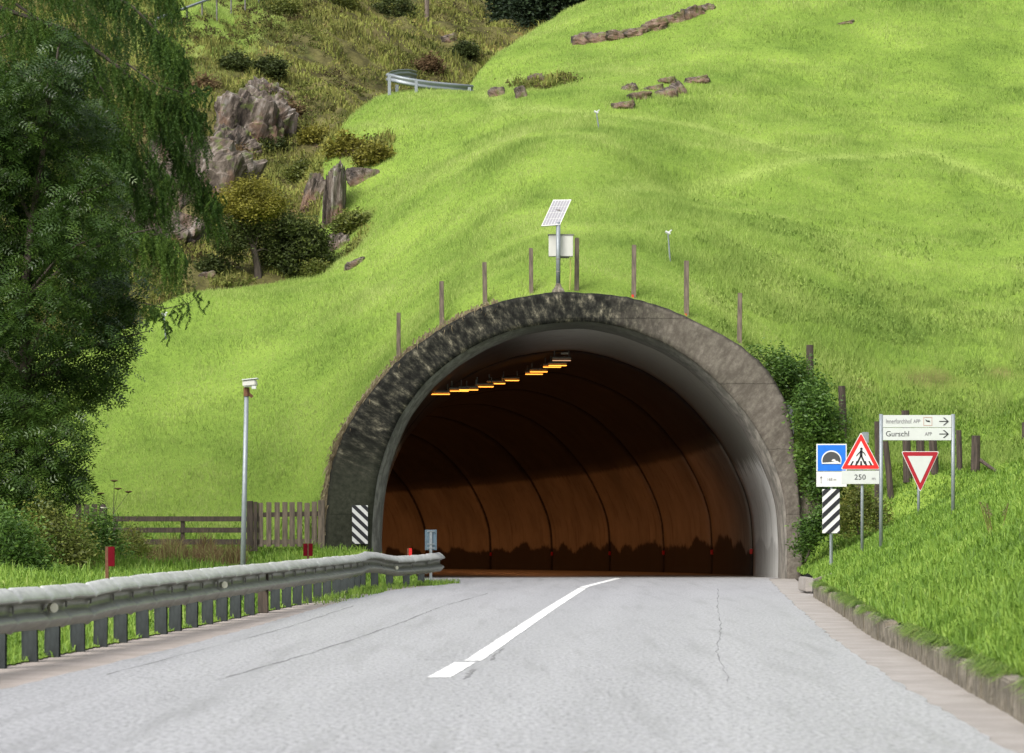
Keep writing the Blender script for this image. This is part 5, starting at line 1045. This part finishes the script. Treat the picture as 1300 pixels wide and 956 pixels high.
b = MB(); b.box((-.0, .6, .16), (.16, 1.6, .28), Matrix.Rotation(.06, 3, 'Y')); b.build('spout_wall', M['gutter'], dr, .02)
b = MB(); b.box((.36, .9, .24), (.5, .5, .14), Matrix.Rotation(-.35, 3, 'Y')); b.build('slab', M['kerb'], dr, .02)
b = MB(); b.box((.12, -.5, .1), (.16, .5, .2)); b.build('outlet', M['post_steel'], dr, .02)
# spiky dock plants on the bank
for i, (u, Y, lab) in enumerate(((1265, 45, 'brown seeding dock stalks in the bank grass at right'),)):
    o = drop(u, Y); r = empty('dock_plant', o, 0, lab, 'plant'); b = MB(); pp = []
    for k in range(5):
        e = Vector((random.uniform(-.25, .25), random.uniform(-.2, .2), random.uniform(.35, .6))); b.tube([(e.x*.4, e.y*.4, -.05), e], [.006, .004], 5); pp.append(np.array(e)*np.linspace(.55, 1, 60)[:, None]+rng.normal(size=(60, 3))*.012)
    b.build('stem', M['rust'], r); leaves('seed_head', np.concatenate(pp), .012, M['straw'], r)

# ------------------------------------------------------------------ light, camera
w = bpy.data.worlds.new('World'); sc.world = w; w.use_nodes = True; nt = w.node_tree; bg = nt.nodes['Background']
sky = N(nt, 'ShaderNodeTexSky', sky_type='NISHITA'); sky.sun_disc = False; EL, AZ = math.radians(42), math.radians(216)
sky.sun_elevation = EL; sky.sun_rotation = AZ; sky.air_density = 1.; sky.dust_density = 4.; sky.ozone_density = 1.
hsv = N(nt, 'ShaderNodeHueSaturation'); hsv.inputs['Saturation'].default_value = .35; nt.links.new(sky.outputs[0], hsv.inputs['Color']); nt.links.new(hsv.outputs[0], bg.inputs[0]); tc = N(nt, 'ShaderNodeTexCoord'); sx = N(nt, 'ShaderNodeSeparateXYZ'); nt.links.new(tc.outputs['Generated'], sx.inputs[0])   # overcast: zenith brighter than horizon
nt.links.new(ramp(nt, sx.outputs[2], [(0, G(.045)), (.25, G(.075)), (.9, G(.20))]), bg.inputs[1])
sl = bpy.data.lights.new('Sun', 'SUN'); sl.energy = 1.3; sl.angle = math.radians(35); sl.color = (1, .96, .9); so_ = bpy.data.objects.new('Sun', sl); link(so_)
dirv = Vector((math.sin(AZ)*math.cos(EL), math.cos(AZ)*math.cos(EL), math.sin(EL))); so_.rotation_euler = dirv.to_track_quat('Z', 'Y').to_euler(); so_.location = dirv*60
cam = bpy.data.cameras.new('Camera'); co = bpy.data.objects.new('Camera', cam); link(co); co.location = (0, 0, EYE); co.rotation_euler = (math.pi/2, 0, 0)
cam.sensor_width = 36; cam.lens = 36*F/1300; cam.shift_y = 185/1300; cam.clip_end = 2000; cam.clip_start = .1
cam.dof.use_dof = True; cam.dof.focus_distance = 70; cam.dof.aperture_fstop = 4.5
sc.camera = co
sc.view_settings.view_transform = 'Standard'; sc.view_settings.look = 'None'; sc.view_settings.gamma = 1; sc.view_settings.exposure = 1.0
sc.render.engine = 'CYCLES'; cy = sc.cycles; cy.use_denoising = True; cy.denoiser = 'OPENIMAGEDENOISE'; cy.max_bounces = 8; cy.diffuse_bounces = 4; cy.transparent_max_bounces = 4; cy.sample_clamp_indirect = 10
